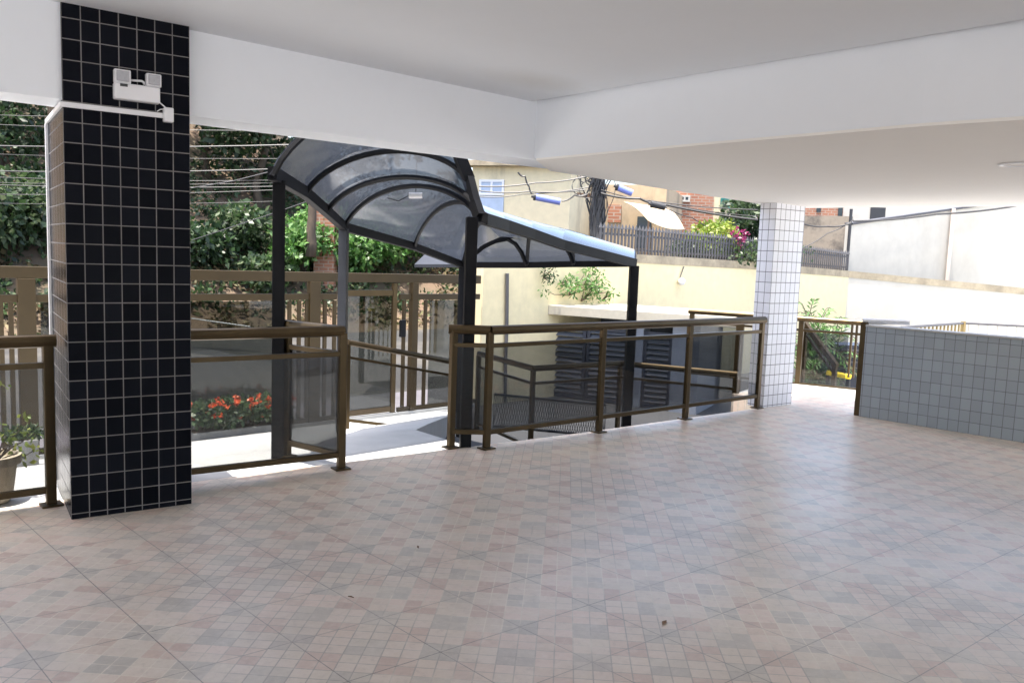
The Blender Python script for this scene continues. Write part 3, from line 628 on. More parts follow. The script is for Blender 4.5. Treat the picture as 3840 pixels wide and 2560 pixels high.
# ================================================================== utility shed with louvred doors
sz = .5; s0 = gz(1240, 699, sz); s1 = gz(1580, 722, sz)
sa = Vector((s1-s0).xy).normalized(); sb = Vector((-sa.y, sa.x)); LEN = (s1-s0).xy.length; S0 = s0.xy
sh = thing('utility_shed', 'low shed with pale slab roof and dark louvred doors against the cream wall', 'shed', (*S0, ZL))
def sbox(m, a0, a1, t0, t1, z0, z1):
    q = lambda a, t: S0+sa*a+sb*t
    c = [q(a0, t0), q(a1, t0), q(a1, t1), q(a0, t1)]
    return m.hexa([(*p, z0) for p in c], [(*p, z1) for p in c])
m = MB(); sbox(m, -.35, LEN+1.2, 0, 1.9, sz-.19, sz); m.build('roof_slab', M_SLAB, sh, bevel=.01)
def sal(u, v): # distance along the shed front for a photo column
    d = ray(u, v); A = np.array([[d[0], -sa.x], [d[1], -sa.y]]); k = np.linalg.solve(A, np.array([S0.x+sb.x*.25, S0.y+sb.y*.25])); return k[1]
cols = [sal(u, 800) for u in (1213, 1238, 1462, 1478, 1545, 1572)]
m = MB(); sbox(m, cols[0], cols[1], .2, 1.85, ZL, sz-.192); m.build('wall', M_GREYP, sh)
m = MB(); sbox(m, cols[2], cols[3], .2, .6, ZL, sz-.192); m.build('wall', M_GREYP, sh)
m = MB(); sbox(m, cols[4], cols[5]+.3, .2, 1.85, ZL, sz-.192); m.build('wall', M_GREYP, sh)
m = MB(); sbox(m, cols[0], cols[5]+.3, 1.5, 1.9, ZL, sz-.192); m.build('wall', M_NAVY, sh)  # back wall coloured dark so the gaps between louvres read as shade
cm = (cols[1]+cols[2])/2
for a0, a1 in ((cols[1], cm-.01), (cm+.01, cols[2]), (cols[3], cols[4])):
    m = MB(); w = .07
    sbox(m, a0, a0+w, .24, .30, ZL, sz-.4); sbox(m, a1-w, a1, .24, .30, ZL, sz-.4); sbox(m, a0, a1, .24, .30, sz-.46, sz-.4); sbox(m, a0, a1, .24, .30, ZL+.02, ZL+.1); sbox(m, a0, a1, .24, .30, ZL+.85, ZL+.93); dr = m.build('louvred_door', M_NAVY, sh)
    m = MB(); z = ZL+.12
    q = lambda a, t: S0+sa*a+sb*t
    while z < sz-.5:
        c = [q(a0+w, .235), q(a1-w, .235), q(a1-w, .305), q(a0+w, .305)]
        m.hexa([(*c[0], z), (*c[1], z), (*c[2], z+.07), (*c[3], z+.07)], [(*c[0], z+.012), (*c[1], z+.012), (*c[2], z+.082), (*c[3], z+.082)]); z += .105
    m.build('louvres', M_SLAT, dr)
m = MB(); sbox(m, cols[0]-.02, cols[1]-.01, .10, .19, -.02, .25); t = thing('meter_box', 'small red box on the shed corner under the slab', 'box', tuple(gz(1232, 715, .2))); m.build('box', M_RED, t, bevel=.01)
m = MB(); sbox(m, cols[0]+.02, cols[1]-.05, .08, .101, .14, .20); m.build('cap', M_STEELG, t)

# ================================================================== boundary walls
XW0 = gy(1108, 700, FY).x
wt = [gy(u, v, FY) for u, v in ((1464, 584), (1617, 594), (1731, 601.5), (1840, 612), (1950, 622))]
WTOP = lambda x: float(np.interp(x, [wt[0].x, wt[1].x, wt[2].x, wt[3].x, wt[4].x], [p.z for p in wt]))
XC = wt[-1].x
w1 = thing('boundary_wall', 'cream boundary wall with streaky stains behind the louvred shed', 'wall', ((XW0+XC)/2, FY, ZL))
xs = [XW0]+[p.x for p in wt]; CAP = .20
def stripwall(m, xs, y0, y1, z0, ztop):
    for a, b in zip(xs, xs[1:]): m.hexa([(a, y0, z0(a)), (b, y0, z0(b)), (b, y1, z0(b)), (a, y1, z0(a))], [(a, y0, ztop(a)), (b, y0, ztop(b)), (b, y1, ztop(b)), (a, y1, ztop(a))])
m = MB(); stripwall(m, xs, FY, FY+.25, lambda x: ZL, lambda x: WTOP(x)-.19); m.build('wall_face', M_CREAM, w1)
m = MB(); stripwall(m, xs, FY-.015, FY+.265, lambda x: WTOP(x)-.189, WTOP); m.build('wall_cap', M_CREAMCAP, w1)
c2 = gz(2360, 662, 1.02); C0 = Vector((XC, FY, 0)); C1 = Vector((c2.x, c2.y, 0)); C1 = C0+(C1-C0)*1.5; cdv = (C1-C0).normalized(); cn_ = Vector((cdv.y, -cdv.x, 0))
cn_ = cn_ if cn_.x > 0 else -cn_
za, zb2 = wt[-1].z, 1.02+(1.02-wt[-1].z)*.5
w2 = thing('boundary_wall', 'sunlit white boundary wall turning the corner at the far side', 'wall', tuple(C0+V(0, 0, ZL)))
m = MB(); b = [C0, C1, C1+cn_*.25, C0+cn_*.25]; m.hexa([p+V(0, 0, ZL) for p in b], [p+V(0, 0, z-.2) for p, z in zip(b, (za, zb2, zb2, za))]); m.build('wall_face', M_WHITEW, w2)
m = MB(); e = cn_*.015; b = [C0-e, C1-e, C1+cn_*.265, C0+cn_*.265]; m.hexa([p+V(0, 0, z-.199) for p, z in zip(b, (za, zb2, zb2, za))], [p+V(0, 0, z) for p, z in zip(b, (za, zb2, zb2, za))]); m.build('wall_cap', M_CREAMCAP, w2)
# tall white gable wall behind the corner
h0, h1, h2 = gy(1956, 512, FY+1.2), gy(2190, 478, FY+1.2), gy(2190, 478, FY+1.2)
D3 = (np.array([XC, FY, 0])@FW)
a0 = dp(1956, 517, D3+1.4); a1 = dp(2190, 483, D3+3.2); a2 = dp(2440, 447, D3+4.5)
ww = thing('gable_wall', 'tall white limewashed neighbouring wall with sloping tiled edge at the far side', 'wall', (a0.x, a0.y, ZL))
for p, q_ in ((a0, a1), (a1, a2)):
    m = MB(); n = Vector((p-q_).xy.to_3d()).normalized().cross(V(0, 0, 1)); n = n if n.x > 0 else -n; k = n*.25
    m.hexa([V(p.x, p.y, ZL), V(q_.x, q_.y, ZL), V(q_.x, q_.y, ZL)+k, V(p.x, p.y, ZL)+k], [p, q_, q_+k, p+k]); m.build('wall_face', M_WHITEW, ww)
    m = MB(); m.bar(p+V(0, 0, .04)+k*.5, q_+V(0, 0, .04)+k*.5, .34, .07); m.build('coping', M_PICKET, ww)
m = MB(); p = a1; m.post((p.x-.14, p.y-.06), ZL, p.z+.05, .09, .09); m.build('pilaster', simple('rusty_pink_paint', (.74, .60, .50), .8), ww)
m = MB(); p = a0; m.tube([V(p.x-.1, p.y, 1.2), V(p.x-.1, p.y, p.z+.5)], .05, 8); m.build('downpipe', M_CABLEG, ww)
# wall fittings
t = thing('wall_lamp', 'small white lamp on the cream boundary wall', 'lamp', tuple(gy(1566, 648, FY-.1))); p = gy(1566, 648, FY-.1); m = MB(); m.lathe(p-V(0, 0, .12), [(0, .05), (.06, .06), (.08, .12), (.07, .18), (.02, .22), (0, .22)], 14); m.build('shade', M_WHITE, t, smooth=True)
m = MB(); m.tube([p+V(0, .06, .1), gy(1571, 612, FY-.02)], .012, 5); m.build('wire', M_CABLEG, t)
t = thing('drain_pipe', 'dark thin drain pipe down the left end of the cream wall', 'pipe', tuple(gy(1163, 800, FY-.04))); m = MB(); m.tube([gy(1165, 628, FY-.04), gy(1164, 745, FY-.04), gy(1161, 830, FY-.04), V(gy(1161, 830, FY).x, FY-.04, ZL)], .035, 7); m.build('pipe', M_PICKET, t)
# sprigs growing on the wall
for i, (u, v, r) in enumerate(((1258, 628, .16), (1318, 655, .36), (1352, 640, .22), (1385, 655, .30), (1345, 678, .22), (1392, 684, .10), (1300, 640, .16))):
    p = gy(u, v, FY-.14); lab = ['dark green tuft high on the cream wall at the canopy edge', 'largest leafy sprig on the cream wall above the shed roof', 'small pale sprig at the top of the wall cluster above the shed', 'pale yellow green sprig above the shed roof beside the canopy end post', 'low leafy sprig touching the shed roof slab', 'tiny tuft on the shed slab nearest the canopy end post', 'small sprig between the dark tuft and the largest sprig'][i]
    t = thing('wall_plant', lab, 'plant', tuple(p), 'plants rooted in the cream wall'); m = MB(); bl = []
    for k in range(7): e = p+V(rng.normal()*r*.8, -rng.random()*.10, rng.normal()*r*.7); pts, rs = limb(p+V(0, .12, -r*.6), e, .012, .004, 3); m.tube(pts, rs, 4); bl.append((tuple(e), (.12*r/.3+.03,)*3))
    m.build('stem', M_BARK, t); leaves(bl, int(150*r/.3), .085, 2.4, .2, .2).build('foliage', LF_MID if i == 0 else LF_BRIGHT, t, normals=False)

# things near the right-hand landing
z1 = .82; r0, r1 = gz(1582, 715, z1), gz(1990, 742, z1)
t = thing('landing_railing', 'bronze railing with glass round the sunlit landing beyond the white column', 'railing', (r1.x, r1.y, 0))
m = MB(); m.tube([r0, r1], .034, 12); m.build('top_rail', M_BRONZE, t)
m = MB(); m.bar(r0-V(0, 0, .14), r1-V(0, 0, .14), .03, .03); m.build('mid_rail', M_BRONZE, t)
m = MB(); m.bar(r0-V(0, 0, .82), r1-V(0, 0, .82), .03, .035); m.build('bottom_rail', M_BRONZE, t)
dl = (r1-r0); rxy = lambda u: r0+dl*((ray(u, 760)[0]*r0.y-ray(u, 760)[1]*r0.x)/(ray(u, 760)[1]*dl.x-ray(u, 760)[0]*dl.y))
for u, w in ((1588, .06), (1700, .10), (1840, .06), (1985, .06)):
    p = rxy(u); m = MB(); m.post((p.x, p.y), .0 if u > 1800 else ZL, z1-.03, w, .05, tuple(dl.xy)); m.build('post', M_BRONZE, t, bevel=.003)
for u0, u1 in ((1592, 1690), (1848, 1950)):
    p, q = rxy(u0), rxy(u1); m = MB(); m.bar(p-V(0, 0, .48), q-V(0, 0, .48), .006, .64); m.build('glass_panel', M_GLASS, t)
for u in (1957, 1968, 1979):
    p = rxy(u); m = MB(); m.post((p.x, p.y), .14, .82, .022, .022); m.build('bar', M_BRONZE, t)
# landing beyond the terrace side
m = MB(); m.prism([(8.105, 3.9), (10.1, 3.6), (9.9, 4.7), (9.5, 5.6), (8.105, 5.3)], ZL, -.006); struct(m, 'landing', M_CONC, 'sunlit pale landing outside the terrace')
# sloping stair handrail
a, b = dp(1848, 742, 11.2), dp(1922, 842, 10.6)
t = thing('stair_handrail', 'bronze stair handrail sloping down behind the landing railing', 'handrail', tuple(b)); m = MB(); m.bar(a, b, .05, .07); m.bar(a-V(0, 0, .12), b-V(0, 0, .12), .03, .03); m.build('top_rail', M_BRONZE, t)
for k in (.05, .95): m = MB(); p = a.lerp(b, k); m.post((p.x, p.y), ZL, p.z, .05); m.build('post', M_BRONZE, t)
# palm-like bush, louvred hatch, yellow stop and dark gate seen past the white column
b0 = dp(1880, 860, 12.3); b0.z = -.9
pt = thing('palm_bush', 'feathery green bush behind the landing railing against the cream wall', 'shrub', tuple(b0)); m = MB(); mm = MB()
for k in range(95):
    a = rng.random()*6.283; el = .3+rng.random()*1.15; Ln = .7+.85*rng.random(); pts = []
    st = b0+V(rng.normal()*.12, rng.normal()*.12, .3+rng.random()*1.15)
    for i in range(6):
        q = i/5; pts.append(st+V(math.cos(a)*math.cos(el)*Ln*q*.62, math.sin(a)*math.cos(el)*Ln*q*.62, math.sin(el)*Ln*q*.9-.55*Ln*q*q))
    mm.tube(pts, .006, 4)
    for i in range(1, 6):
        for sgn in (-1, 1):
            for h in (0, .5):
                p = pts[i-1].lerp(pts[i], h); d = (pts[i]-pts[i-1]).normalized(); sd = d.cross(V(0, 0, 1)).normalized()*sgn; tip = p+(sd*.8+d*.6).normalized()*(.20*(1-.1*i))+V(0, 0, -.03); w = d*.012
                m.add([p-w, p.lerp(tip, .5)+w*1.2, tip, p.lerp(tip, .5)-w*1.2], [(0, 1, 2, 3)])
m.build('foliage', LF_BRIGHT, pt, normals=False); mm.build('stem', M_BARK, pt)
def louvre_box(name, label, u0, u1, v0, v1, d, cat, slat=.09):
    p, q = dp(u0, v0, d), dp(u1, v0, d); z1_, z0_ = p.z, dp(u0, v1, d).z; t = thing(name, label, cat, (p.x, p.y, z0_)); e = (q-p).xy.to_3d(); n = e.normalized().cross(V(0, 0, 1)); n = n if n.y > 0 else -n
    P0 = V(p.x, p.y, 0); m = MB(); c = [P0, P0+e, P0+e+n*.5, P0+n*.5]; m.hexa([x+V(0, 0, ZL) for x in c], [x+V(0, 0, z1_) for x in c]); m.build('cabinet', M_NAVY, t)
    m = MB(); z = z0_
    while z < z1_-.05: m.bar(P0+e*.06-n*.02+V(0, 0, z), P0+e*.94-n*.02+V(0, 0, z), .03, .022); z += slat
    m.build('louvres', M_PICKET, t); return t
louvre_box('louvred_cabinet', 'navy louvred cabinet behind the bars at the landing corner', 1928, 2005, 792, 858, 12.5, 'cabinet')
t = thing('wheel_stop', 'yellow painted barrier on the ground beside the navy cabinet', 'barrier', tuple(dp(1925, 862, 12.0))); m = MB(); a, b = dp(1898, 855, 12), dp(1955, 866, 11.8); m.bar(a, b, .08, .07); m.build('beam', M_YELL, t, bevel=.02)
m = MB()
for k in (.1, .9): p = a.lerp(b, k); m.post((p.x, p.y), ZL, p.z, .05)
m.build('leg', M_STEELG, t)
t = thing('dark_gate', 'dark barred gate in shade behind the feathery bush', 'gate', tuple(dp(1870, 860, 14)))
for k, u in enumerate(range(1846, 1912, 8)): m = MB(); p = dp(u, 780, 14); m.post((p.x, p.y), ZL, p.z, .035); m.build('bar', M_STEELG, t)
m = MB(); m.bar(dp(1842, 776, 14), dp(1912, 780, 14), .04, .06); m.build('top_rail', M_STEELG, t)
# pale picket railing seen over the grey wall
pts = [dp(2070, 752, 11.5), dp(2213, 742, 13.0), dp(2420, 752, 13.0)]
t = thing('picket_railing', 'thin picket railing seen above the grey tiled wall', 'railing', tuple(pts[1])); M_PKB = simple('rusty_yellow_paint', (.33, .24, .10), .7)
m = MB(); m.tube(pts, .02, 6); m.build('top_rail', M_PICKET, t)
for u in list(range(2076, 2210, 9))+list(range(2226, 2400, 22)):
    a, b = (pts[0], pts[1]) if u < 2213 else (pts[1], pts[2]); k = (u-(2070 if u < 2213 else 2213))/((2213-2070) if u < 2213 else (2420-2213)); p = a.lerp(b, k); m = MB(); m.post((p.x, p.y), ZL, p.z, .022 if u < 2213 else .012); m.build('bar', M_PKB if u < 2213 else M_WHITEW, t)
p = pts[1]; m = MB(); m.post((p.x, p.y), ZL, p.z+.03, .06); m.build('post', M_PKB, t)

# spear-topped picket fence on the cream wall
pf = thing('picket_fence', 'grey spear topped picket fence standing on the cream boundary wall', 'fence', (wt[1].x, FY+.2, WTOP(wt[1].x)))
xa, xb = gy(1375, 590, FY+.2).x, gy(1945, 620, FY+.2).x
HP = lambda x: float(np.interp(x, [xa, (xa+xb)/2, xb], [.66, .66, .62]))
n = 96; mR = MB()
for z in (.10, .42):
    for a, b in zip(np.linspace(xa, xb, 9), np.linspace(xa, xb, 9)[1:]): mR.bar((a, FY+.2, WTOP(a)+z), (b, FY+.2, WTOP(b)+z), .03, .05)
mR.build('rail', M_PICKET, pf)
for i in range(n):
    x = xa+(xb-xa)*i/(n-1); m = MB(); z = WTOP(x); h = HP(x); w = .028
    m.box((x-w, FY+.17, z), (x+w, FY+.19, z+h-.10)); m.add([(x-w*1.5, FY+.16, z+h-.12), (x+w*1.5, FY+.16, z+h-.12), (x+w*1.5, FY+.20, z+h-.12), (x-w*1.5, FY+.20, z+h-.12), (x, FY+.18, z+h)], [(0, 1, 4), (1, 2, 4), (2, 3, 4), (3, 0, 4), (3, 2, 1, 0)])
    m.build('picket', M_PICKET, pf)
# ivy behind the pickets
iv = shrub('ivy_clump', 'green ivy growing through the picket fence on the wall', 'ivy', (gy(1690, 590, FY+.6).x, FY+.6, 1.3), .9, 1.9, LF_MID, 2600, .10, nb=12)

# ================================================================== houses on the far side
def wallbox(par, name, mt, u0, u1, v0, v1, d0, d1, thick=.3, zlow=None):
    """upright wall slab between two photo columns at given distances"""
    a, b = dp(u0, v0, d0), dp(u1, v0, d1); zt = max(a.z, b.z); zl = dp(u0, v1, d0).z if zlow is None else zlow
    e = (b-a).xy.to_3d(); n = e.normalized().cross(V(0, 0, 1)); n = n if n.dot(V(*FW)) > 0 else -n; A = V(a.x, a.y, 0)
    m = MB(); c = [A, A+e, A+e+n*thick, A+n*thick]; m.hexa([x+V(0, 0, zl) for x in c], [x+V(0, 0, zt) for x in c]); return m.build(name, mt, par), A, e, n
def house(name, label, mt, u0, u1, v0, v1, d0, d1, deep, windows=(), roof=None, zlow=-1.5, grp=None):
    mid = dp((u0+u1)/2, v0, (d0+d1)/2); t = thing(name, label, 'house', (mid.x, mid.y, zlow), grp)
    o, A, e, n = wallbox(t, 'wall', mt, u0, u1, v0, v1, d0, d1, deep, zlow); zt = max(dp(u0, v0, d0).z, dp(u1, v0, d1).z)
    if roof: m = MB(); c = [A-n*.3-e.normalized()*.2, A+e-n*.3+e.normalized()*.2, A+e+n*(deep+.3), A+n*(deep+.3)]; m.hexa([x+V(0, 0, zt+.005) for x in c], [x+V(0, 0, zt+.18) for x in c]); m.build('roof', roof, t)
    for (nm, wm, a0, a1, b0, b1, fr) in windows:
        k0, k1 = (a0-u0)/(u1-u0), (a1-u0)/(u1-u0); dm = d0+(d1-d0)*(k0+k1)/2; z1_, z0_ = dp(a0, b0, dm).z, dp(a0, b1, dm).z
        P0, P1 = A+e*k0, A+e*k1; q = lambda P, t_, z: P-n*t_+V(0, 0, z)
        m = MB(); f = .07 if fr else 0
        if fr:
            for (x0, x1, y0, y1) in ((P0, P1, z1_-f, z1_), (P0, P1, z0_, z0_+f)): m.hexa([q(x0, .06, y0), q(x1, .06, y0), q(x1, -.02, y0), q(x0, -.02, y0)], [q(x0, .06, y1), q(x1, .06, y1), q(x1, -.02, y1), q(x0, -.02, y1)])
            ee = (P1-P0).normalized()*f
            for x0 in (P0, P1-ee, (P0+P1-ee)/2): m.hexa([q(x0, .058, z0_+f), q(x0+ee, .058, z0_+f), q(x0+ee, -.02, z0_+f), q(x0, -.02, z0_+f)], [q(x0, .058, z1_-f), q(x0+ee, .058, z1_-f), q(x0+ee, -.02, z1_-f), q(x0, -.02, z1_-f)])
            w = m.build(nm, fr, t); m = MB(); m.hexa([q(P0, .03, z0_+.01), q(P1, .03, z0_+.01), q(P1, -.03, z0_+.01), q(P0, -.03, z0_+.01)], [q(P0, .03, z1_-.01), q(P1, .03, z1_-.01), q(P1, -.03, z1_-.01), q(P0, -.03, z1_-.01)]); m.build('pane', wm, w)
        else:
            m.hexa([q(P0, .05, z0_), q(P1, .05, z0_), q(P1, -.05, z0_), q(P0, -.05, z0_)], [q(P0, .05, z1_), q(P1, .05, z1_), q(P1, -.05, z1_), q(P0, -.05, z1_)]); m.build(nm, wm, t)
    return t
D1 = 27
house('cream_house', 'mouldy cream rendered house with a pale blue window behind the canopy', M_HOUSE, 1086, 1312, 383, 600, D1, D1-1, 5, [('window', M_BLUEP, 1104, 1162, 412, 447, M_WHITE), ('shutter', M_BLUEP, 1104, 1162, 449, 510, None)], M_CREAMCAP)
house('stained_house', 'stained ochre house with an orange door behind the cable tangled pole', M_HOUSE2, 1312, 1532, 425, 640, D1+2, D1+1, 5, [('door', M_DOOR, 1321, 1346, 482, 560, None), ('window', M_BRICK, 1402, 1432, 470, 510, None), ('doorway', M_DGLASS, 1470, 1502, 497, 570, None), ('window', M_DGLASS, 1314, 1345, 455, 477, None)], None)
house('brick_house', 'orange brick house with one small window above the awning', M_BRICK, 1534, 1642, 428, 640, D1+6, D1+6, 6, [('window', M_DGLASS, 1561, 1586, 448, 463, M_WHITEW)], None)
house('green_shutter_house', 'pale house with a green framed window beside the leafy tree', M_HOUSE, 1642, 1720, 440, 640, D1+8, D1+8, 6, [('window', M_DGLASS, 1656, 1692, 455, 478, M_GREENP)], None)
house('brick_house', 'orange brick house with dark openings just right of the white column', M_BRICK, 1826, 1938, 468, 520, D1+12, D1+12, 6, [('window', M_DGLASS, 1876, 1886, 476, 487, None), ('window', M_DGLASS, 1926, 1936, 474, 496, None)], None)
house('white_house', 'bright white house with a water tank at the far right', M_WHITEW, 1938, 2110, 474, 560, D1+13, D1+13, 6, [('tank', M_CABLEG, 2000, 2034, 476, 505, None)], None)
t = thing('stone_wall', 'mouldy brown stone retaining wall beyond the picket fence', 'wall', tuple(dp(1890, 570, 24))); wallbox(t, 'wall_face', M_STONE, 1800, 1958, 497, 640, 31, 30, .5, -1.4)
# cloth awning
aw = thing('cloth_awning', 'sagging cream cloth awning on the stained ochre house', 'awning', tuple(dp(1490, 500, D1))); m = MB(); ku, kv = 10, 6; g = []
A0, A1, B0, B1 = dp(1433, 463, D1+1.0), dp(1535, 478, D1+.8), dp(1490, 507, D1-.6), dp(1573, 527, D1-.8)
for j in range(kv+1):
    for i in range(ku+1):
        a, b = i/ku, j/kv; p = A0.lerp(A1, a).lerp(B0.lerp(B1, a), b); p.z += math.sin(math.pi*b)*.10-math.sin(math.pi*a)*.10*b; g.append(p)
m.add(g, [(j*(ku+1)+i, j*(ku+1)+i+1, (j+1)*(ku+1)+i+1, (j+1)*(ku+1)+i) for j in range(kv) for i in range(ku)]); o = m.build('cloth', M_AWN, aw, smooth=True); so_ = o.modifiers.new('thickness', 'SOLIDIFY'); so_.thickness = .03
m = MB(); 
for q in (B0, B1): m.tube([q, V(q.x, q.y, -1.0)], .03, 6)
m.build('pole', M_TREADW, aw)

# ================================================================== utility pole and cables
PD = 22.0; pb_ = dp(1370, 540, PD); pole = thing('utility_pole', 'grey utility pole wrapped in a tangle of loose cables', 'utility pole', (pb_.x, pb_.y, -1.2))
m = MB(); m.tube([V(pb_.x, pb_.y, -1.2), V(pb_.x, pb_.y, 8.5)], [.20, .15], 12); m.build('pole', M_POLE, pole, smooth=True)
m = MB(); S = V(*RT); Fv = V(*FW)
for k in range(34):
    x0 = rng.uniform(-.34, .30); z0 = dp(1370, 400, PD).z+rng.uniform(-.2, .6); z1_ = dp(1370, 545, PD).z+rng.uniform(-.2, .7); pts = []
    for i in range(7):
        q = i/6; pts.append(V(pb_.x, pb_.y, z0+(z1_-z0)*q)+S*(x0*(1-.4*q)+.22*math.sin(q*5+k)*(1-q))-Fv*(.24+.05*math.sin(k+q*3)))
    m.tube(pts, rng.uniform(.008, .018), 5)
for k in range(7):
    c = V(pb_.x, pb_.y, dp(1370, 400+k*8, PD).z)+S*rng.uniform(-.5, .1)-Fv*.25; R0 = rng.uniform(.12, .30)
    m.tube([c+S*R0*math.cos(a)+V(0, 0, R0*math.sin(a)) for a in np.linspace(0, 6.28, 15)], .012, 4)
m.build('cable_tangle', M_CABLEG, pole)
m = MB(); p = dp(1325, 447, PD); q = dp(1392, 452, PD); m.bar(p, q, .1, .1); m.build('crossarm', M_TREADW, pole)
def cable(label, pts, d, r=.012, mt=None, group='overhead cables', sag=0.):
    P_ = [dp(u, v, k) for (u, v), k in zip(pts, d)]; Q = []
    for a, b in zip(P_, P_[1:]):
        for i in range(6): t_ = i/6; Q.append(a.lerp(b, t_)-V(0, 0, sag*4*t_*(1-t_)))
    Q.append(P_[-1]); m = MB(); m.tube(Q, r, 5); return tag(m.build('overhead_cable', mt or M_CABLE), label, 'cable', group)
lef = [((-60, 263), (700, 268), .012, 'highest grey cable under the beam, left of the canopy'), ((-60, 284), (700, 300), .012, 'second grey cable under the beam, left of the canopy'), ((-60, 334), (690, 332), .024, 'thick pale cable crossing just above the canopy eave tip'), ((-60, 352), (720, 364), .009, 'thin cable just below the thick pale one'),
       ((-60, 392), (640, 388), .02, 'pale cable meeting the canopy at its eave tip'), ((-60, 405), (640, 414), .012, 'grey cable just below the eave tip'), ((-60, 418), (640, 420), .010, 'dark cable in the middle bundle, upper'), ((-60, 423), (640, 428), .016, 'thick grey cable in the middle bundle, lower'), ((-60, 446), (640, 436), .013, 'grey cable at the bottom of the middle bundle'), ((-60, 466), (640, 462), .008, 'thin low cable below the middle bundle')]
for a, b, r, lab in lef: cable(lab, [a, b], (19, 20), r*.62, M_CABLEG, 'overhead cables over the street', .05)
cable('pale guy wire slanting up behind the dark canopy post', [(440, 552), (640, 486), (770, 440)], (19, 19, 19), .010, M_CABLEG)
cable('white service wire sloping down in front of the dark bank', [(440, 731), (575, 750)], (17, 15), .012, M_WHITE)
cable('bright cable sagging towards the canopy eave tip', [(440, 432), (540, 415), (630, 392)], (18.5, 18.5, 18.5), .012, M_CABLEG)
rl = [([(1100, 428), (1230, 420), (1355, 404)], .018, 'upper dark cable running from the canopy to the tangled pole'), ([(1100, 438), (1212, 440), (1345, 436)], .018, 'dark cable level with the blue sleeve, left of the pole'), ([(1100, 452), (1200, 446), (1352, 430)], .014, 'thin dark cable crossing behind the blue sleeve'),
      ([(1380, 444), (1470, 456), (1510, 466), (1740, 505)], .03, 'thick cable bundle from the pole to the white column'), ([(1380, 436), (1500, 462), (1740, 482)], .014, 'thin cable above the thick bundle, right of the pole'), ([(1520, 472), (1590, 500), (1660, 535)], .012, 'slanting cable below the grey sleeve'), ([(1540, 470), (1740, 497)], .012, 'thin cable below the thick bundle near the white column'),
      ([(1838, 512), (1900, 520), (1955, 512)], .02, 'dark cable looping right of the white column'), ([(1840, 570), (1900, 536), (1960, 505)], .014, 'slanting wire right of the white column'), ([(1190, 396), (1206, 405), (1215, 428), (1222, 445)], .022, 'short curled cable above the blue sleeve'), ([(1290, 462), (1320, 448), (1350, 446)], .02, 'short cable from the blue sleeve to the pole'), ([(1960, 508), (2150, 492), (2352, 470)], .025, 'dark cable along the edge of the tall white wall')]
for p, r, lab in rl: cable(lab, p, [21.4]*len(p), r, None, 'overhead cables by the pole', .04)
def sleeve(label, a, b, mt, d=21.0, r=.085):
    a, b = dp(*a, d), dp(*b, d); e = (b-a).normalized(); t = thing('splice_closure', label, 'cable splice', tuple((a+b)/2), 'cable splice sleeves'); m = MB(); m.tube([a, b], r, 14); m.build('sleeve', mt, t)
    m = MB(); m.tube([a-e*.06, a], r*1.06, 14); m.tube([a-e*.12, a-e*.06], r*.4, 8); m.build('end_cap', M_CABLE, t)
sleeve('long blue cable sleeve hanging left of the tangled pole', (1231, 453), (1287, 464), M_BLUEC)
sleeve('tilted blue cable sleeve right of the tangled pole', (1420, 431), (1452, 444), M_BLUEC)
sleeve('dark grey cable sleeve above the awning', (1500, 470), (1528, 476), M_CABLE)

# ================================================================== greenery
gzh = lambda y: float(np.interp(y, [a for a, b in prof], [b for a, b in prof]))
def at(u, y): d = ray(u, 560); return d[0]*(y/d[1])
TL = ['dark dense tree at the left edge of the bank', 'dark tree behind the navy column on the bank', 'broad dark tree on the bank directly right of the navy column', 'tree with bright spear leaves under the beam near the canopy eave', 'mid green tree behind the dark canopy post', 'dark tree high on the bank behind the canopy arches', 'tall dark tree at the top of the bank above the canopy', 'dark backing tree at the top left of the bank', 'dark backing tree high behind the navy column', 'tall backing tree high on the bank left of the canopy']
for i, (u, y, h, cr, lf, n) in enumerate(((0, 29, 7.5, 3.0, LF_DARK, 6000), (170, 30, 8, 3.2, LF_DARK, 3500), (480, 29.5, 7.5, 2.9, LF_MID, 6500), (600, 28, 7.0, 2.2, LF_MID, 5000), (700, 29, 7.0, 2.6, LF_DARK, 5500), (830, 31, 8, 3.2, LF_DARK, 5500), (960, 32, 8, 3.4, LF_DARK, 4500), (60, 35, 9, 4.5, LF_DARK, 6000), (330, 36, 9.5, 4.8, LF_DARK, 6000), (620, 35, 9.5, 4.8, LF_DARK, 7000))):
    x = at(u, y); tree('bank_tree', TL[i], 'tree', (x, y, gzh(y)-.1), h, cr, lf, int(n*.95), .22, 'trees on the bank across the street', nb=16, trunk=.16, low=.12)
SL = ['low green bush at the far left foot of the bank', 'leafy bush seen just right of the navy column', 'bush with pale leaf litter in front of it', 'bright bush just right of the dark canopy post', 'broad bright green bush between the two canopy posts', 'tall grassy bush below the canopy eave', 'bright green bush left of the small gate roof', 'dry edged bush behind the small gate roof', 'small bush at the kerb left of the canopy post', 'low bush in the gap left of the navy column']
for i, (u, y, h, r, lf, n) in enumerate(((-40, 25, 2.4, 1.6, LF_MID, 2600), (455, 25, 1.5, 1.3, LF_DARK, 1800), (555, 25.5, 1.7, 1.2, LF_MID, 1800), (690, 24.5, 2.0, 1.3, LF_BRIGHT, 2600), (760, 25, 2.3, 1.5, LF_BRIGHT, 3200), (840, 24.6, 2.2, 1.5, LF_BRIGHT, 3200), (905, 25.5, 2.2, 1.4, LF_BRIGHT, 2600), (965, 26, 2.0, 1.5, LF_DRY, 1800), (610, 24, 1.1, .9, LF_MID, 1400), (55, 25.5, 2.0, 1.4, LF_MID, 2200))):
    x = at(u, y); shrub('bank_bush', SL[i], 'bush', (x, y, gzh(y)-.1), h, r, lf, n, .20, 'bushes at the foot of the bank', nb=9)
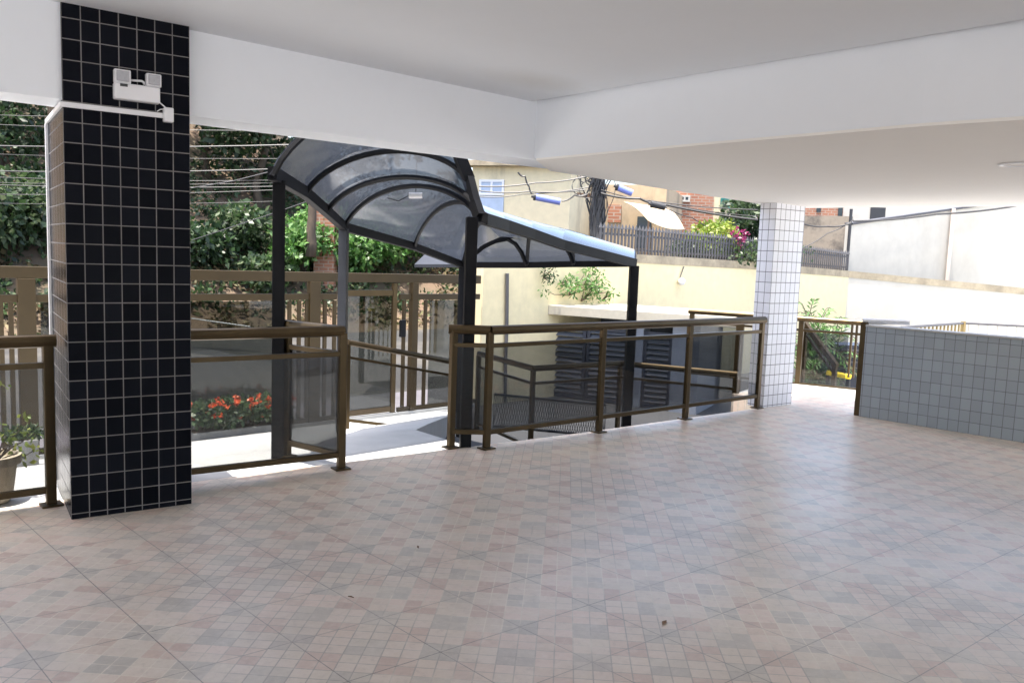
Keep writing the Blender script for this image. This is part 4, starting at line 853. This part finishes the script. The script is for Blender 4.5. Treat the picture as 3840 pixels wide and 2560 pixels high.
# undergrowth and litter nobody could count
bl = []
for k in range(300):
    y = rng.uniform(22.6, 31); x = at(rng.uniform(-120, 1090), y); bl.append(((x, y, gzh(y)+.1), (.55, .5, .30)))
o = leaves(bl, 16000, .20, 2.2, .0, .1).build('undergrowth', LF_MID, normals=False); tag(o, 'dark undergrowth covering the soil bank', 'undergrowth', None, 'stuff')
bl = []
for k in range(150):
    y = rng.uniform(21.6, 25.5); x = at(rng.uniform(-120, 1090), y); bl.append(((x, y, gzh(y)+.03), (.6, .5, .06)))
o = leaves(bl, 6000, .16, 1.5, .0, .1).build('leaf_litter', LF_DRY, normals=False); tag(o, 'dry yellow leaf litter at the foot of the bank', 'leaf litter', None, 'stuff')
# trees and bushes beyond the cream wall
def rb(name, label, u, v, d, h, r, lf, n, s, nb=8):
    p = dp(u, v, d); shrub(name, label, 'bush', tuple(p), h, r, lf, n, s, 'bushes behind the picket fence', nb=nb, stem=.03)
p = dp(1700, 600, 23); tree('garden_tree', 'dark green garden tree left of the white column', 'tree', (p.x, p.y, -.5), 4.0, 1.05, LF_MID, 3200, .15, None, nb=12, trunk=.08, low=.45)
p = dp(1738, 600, 24); tree('garden_tree', 'tall thin tree touching the white column', 'tree', (p.x, p.y, -.5), 4.4, .9, LF_DARK, 2200, .15, None, nb=10, trunk=.08, low=.4)
rb('garden_bush', 'yellow green bush behind the pickets left of the white column', 1635, 590, 21.5, .85, .7, LF_YEL, 1500, .12)
rb('garden_bush', 'grey green bush behind the pickets under the awning', 1585, 600, 22, .6, .6, LF_MID, 800, .11)
rb('garden_bush', 'magenta flowering bush beside the garden tree', 1690, 590, 21.2, .8, .30, LF_MAG, 130, .10, 4)
t = thing('brick_pier', 'orange brick pier standing in the bank behind the canopy', 'pier', tuple(dp(740, 540, 26))); wallbox(t, 'pier_wall', M_BRICK, 722, 768, 468, 560, 26.5, 26.5, .6, 0)
p = dp(712, 545, 25.5); t = thing('tree_stump', 'pale bare trunk beside the orange brick pier', 'tree trunk', tuple(p)); m = MB(); pts, rs = limb(dp(714, 545, 25.5)-V(0, 0, .6), dp(718, 440, 25.5), .17, .12, 5, .02); m.tube(pts, rs, 8); m.build('trunk', M_BARK, t, smooth=True)

# bits of dry leaf blown onto the terrace floor
for (u, v, a, lab) in ((1526, 1431, .3, 'dry brown leaf on the terrace floor in front of the grey wall'), (960, 1257, 1.2, 'small dark leaf fragment on the floor in front of the entrance gap'), (806, 1372, 2.1, 'tiny dark leaf fragment on the near floor tiles')):
    p = gz(u, v); d = V(math.cos(a), math.sin(a), 0); n = V(-d.y, d.x, 0); L0 = .024 if a < 1 else .015; m = MB(); z = V(0, 0, .002); c = [p-d*L0+z, p-d*L0*.2+n*L0*.4+z*3, p+d*L0+z*2, p+d*L0*.1-n*L0*.38+z*2]
    m.add(c+[q+V(0, 0, .003) for q in c], [(3, 2, 1, 0), (4, 5, 6, 7), (0, 1, 5, 4), (1, 2, 6, 5), (2, 3, 7, 6), (3, 0, 4, 7)]); tag(m.build('dry_leaf', M_TREADW), lab, 'leaf', 'dry leaf bits on the floor')
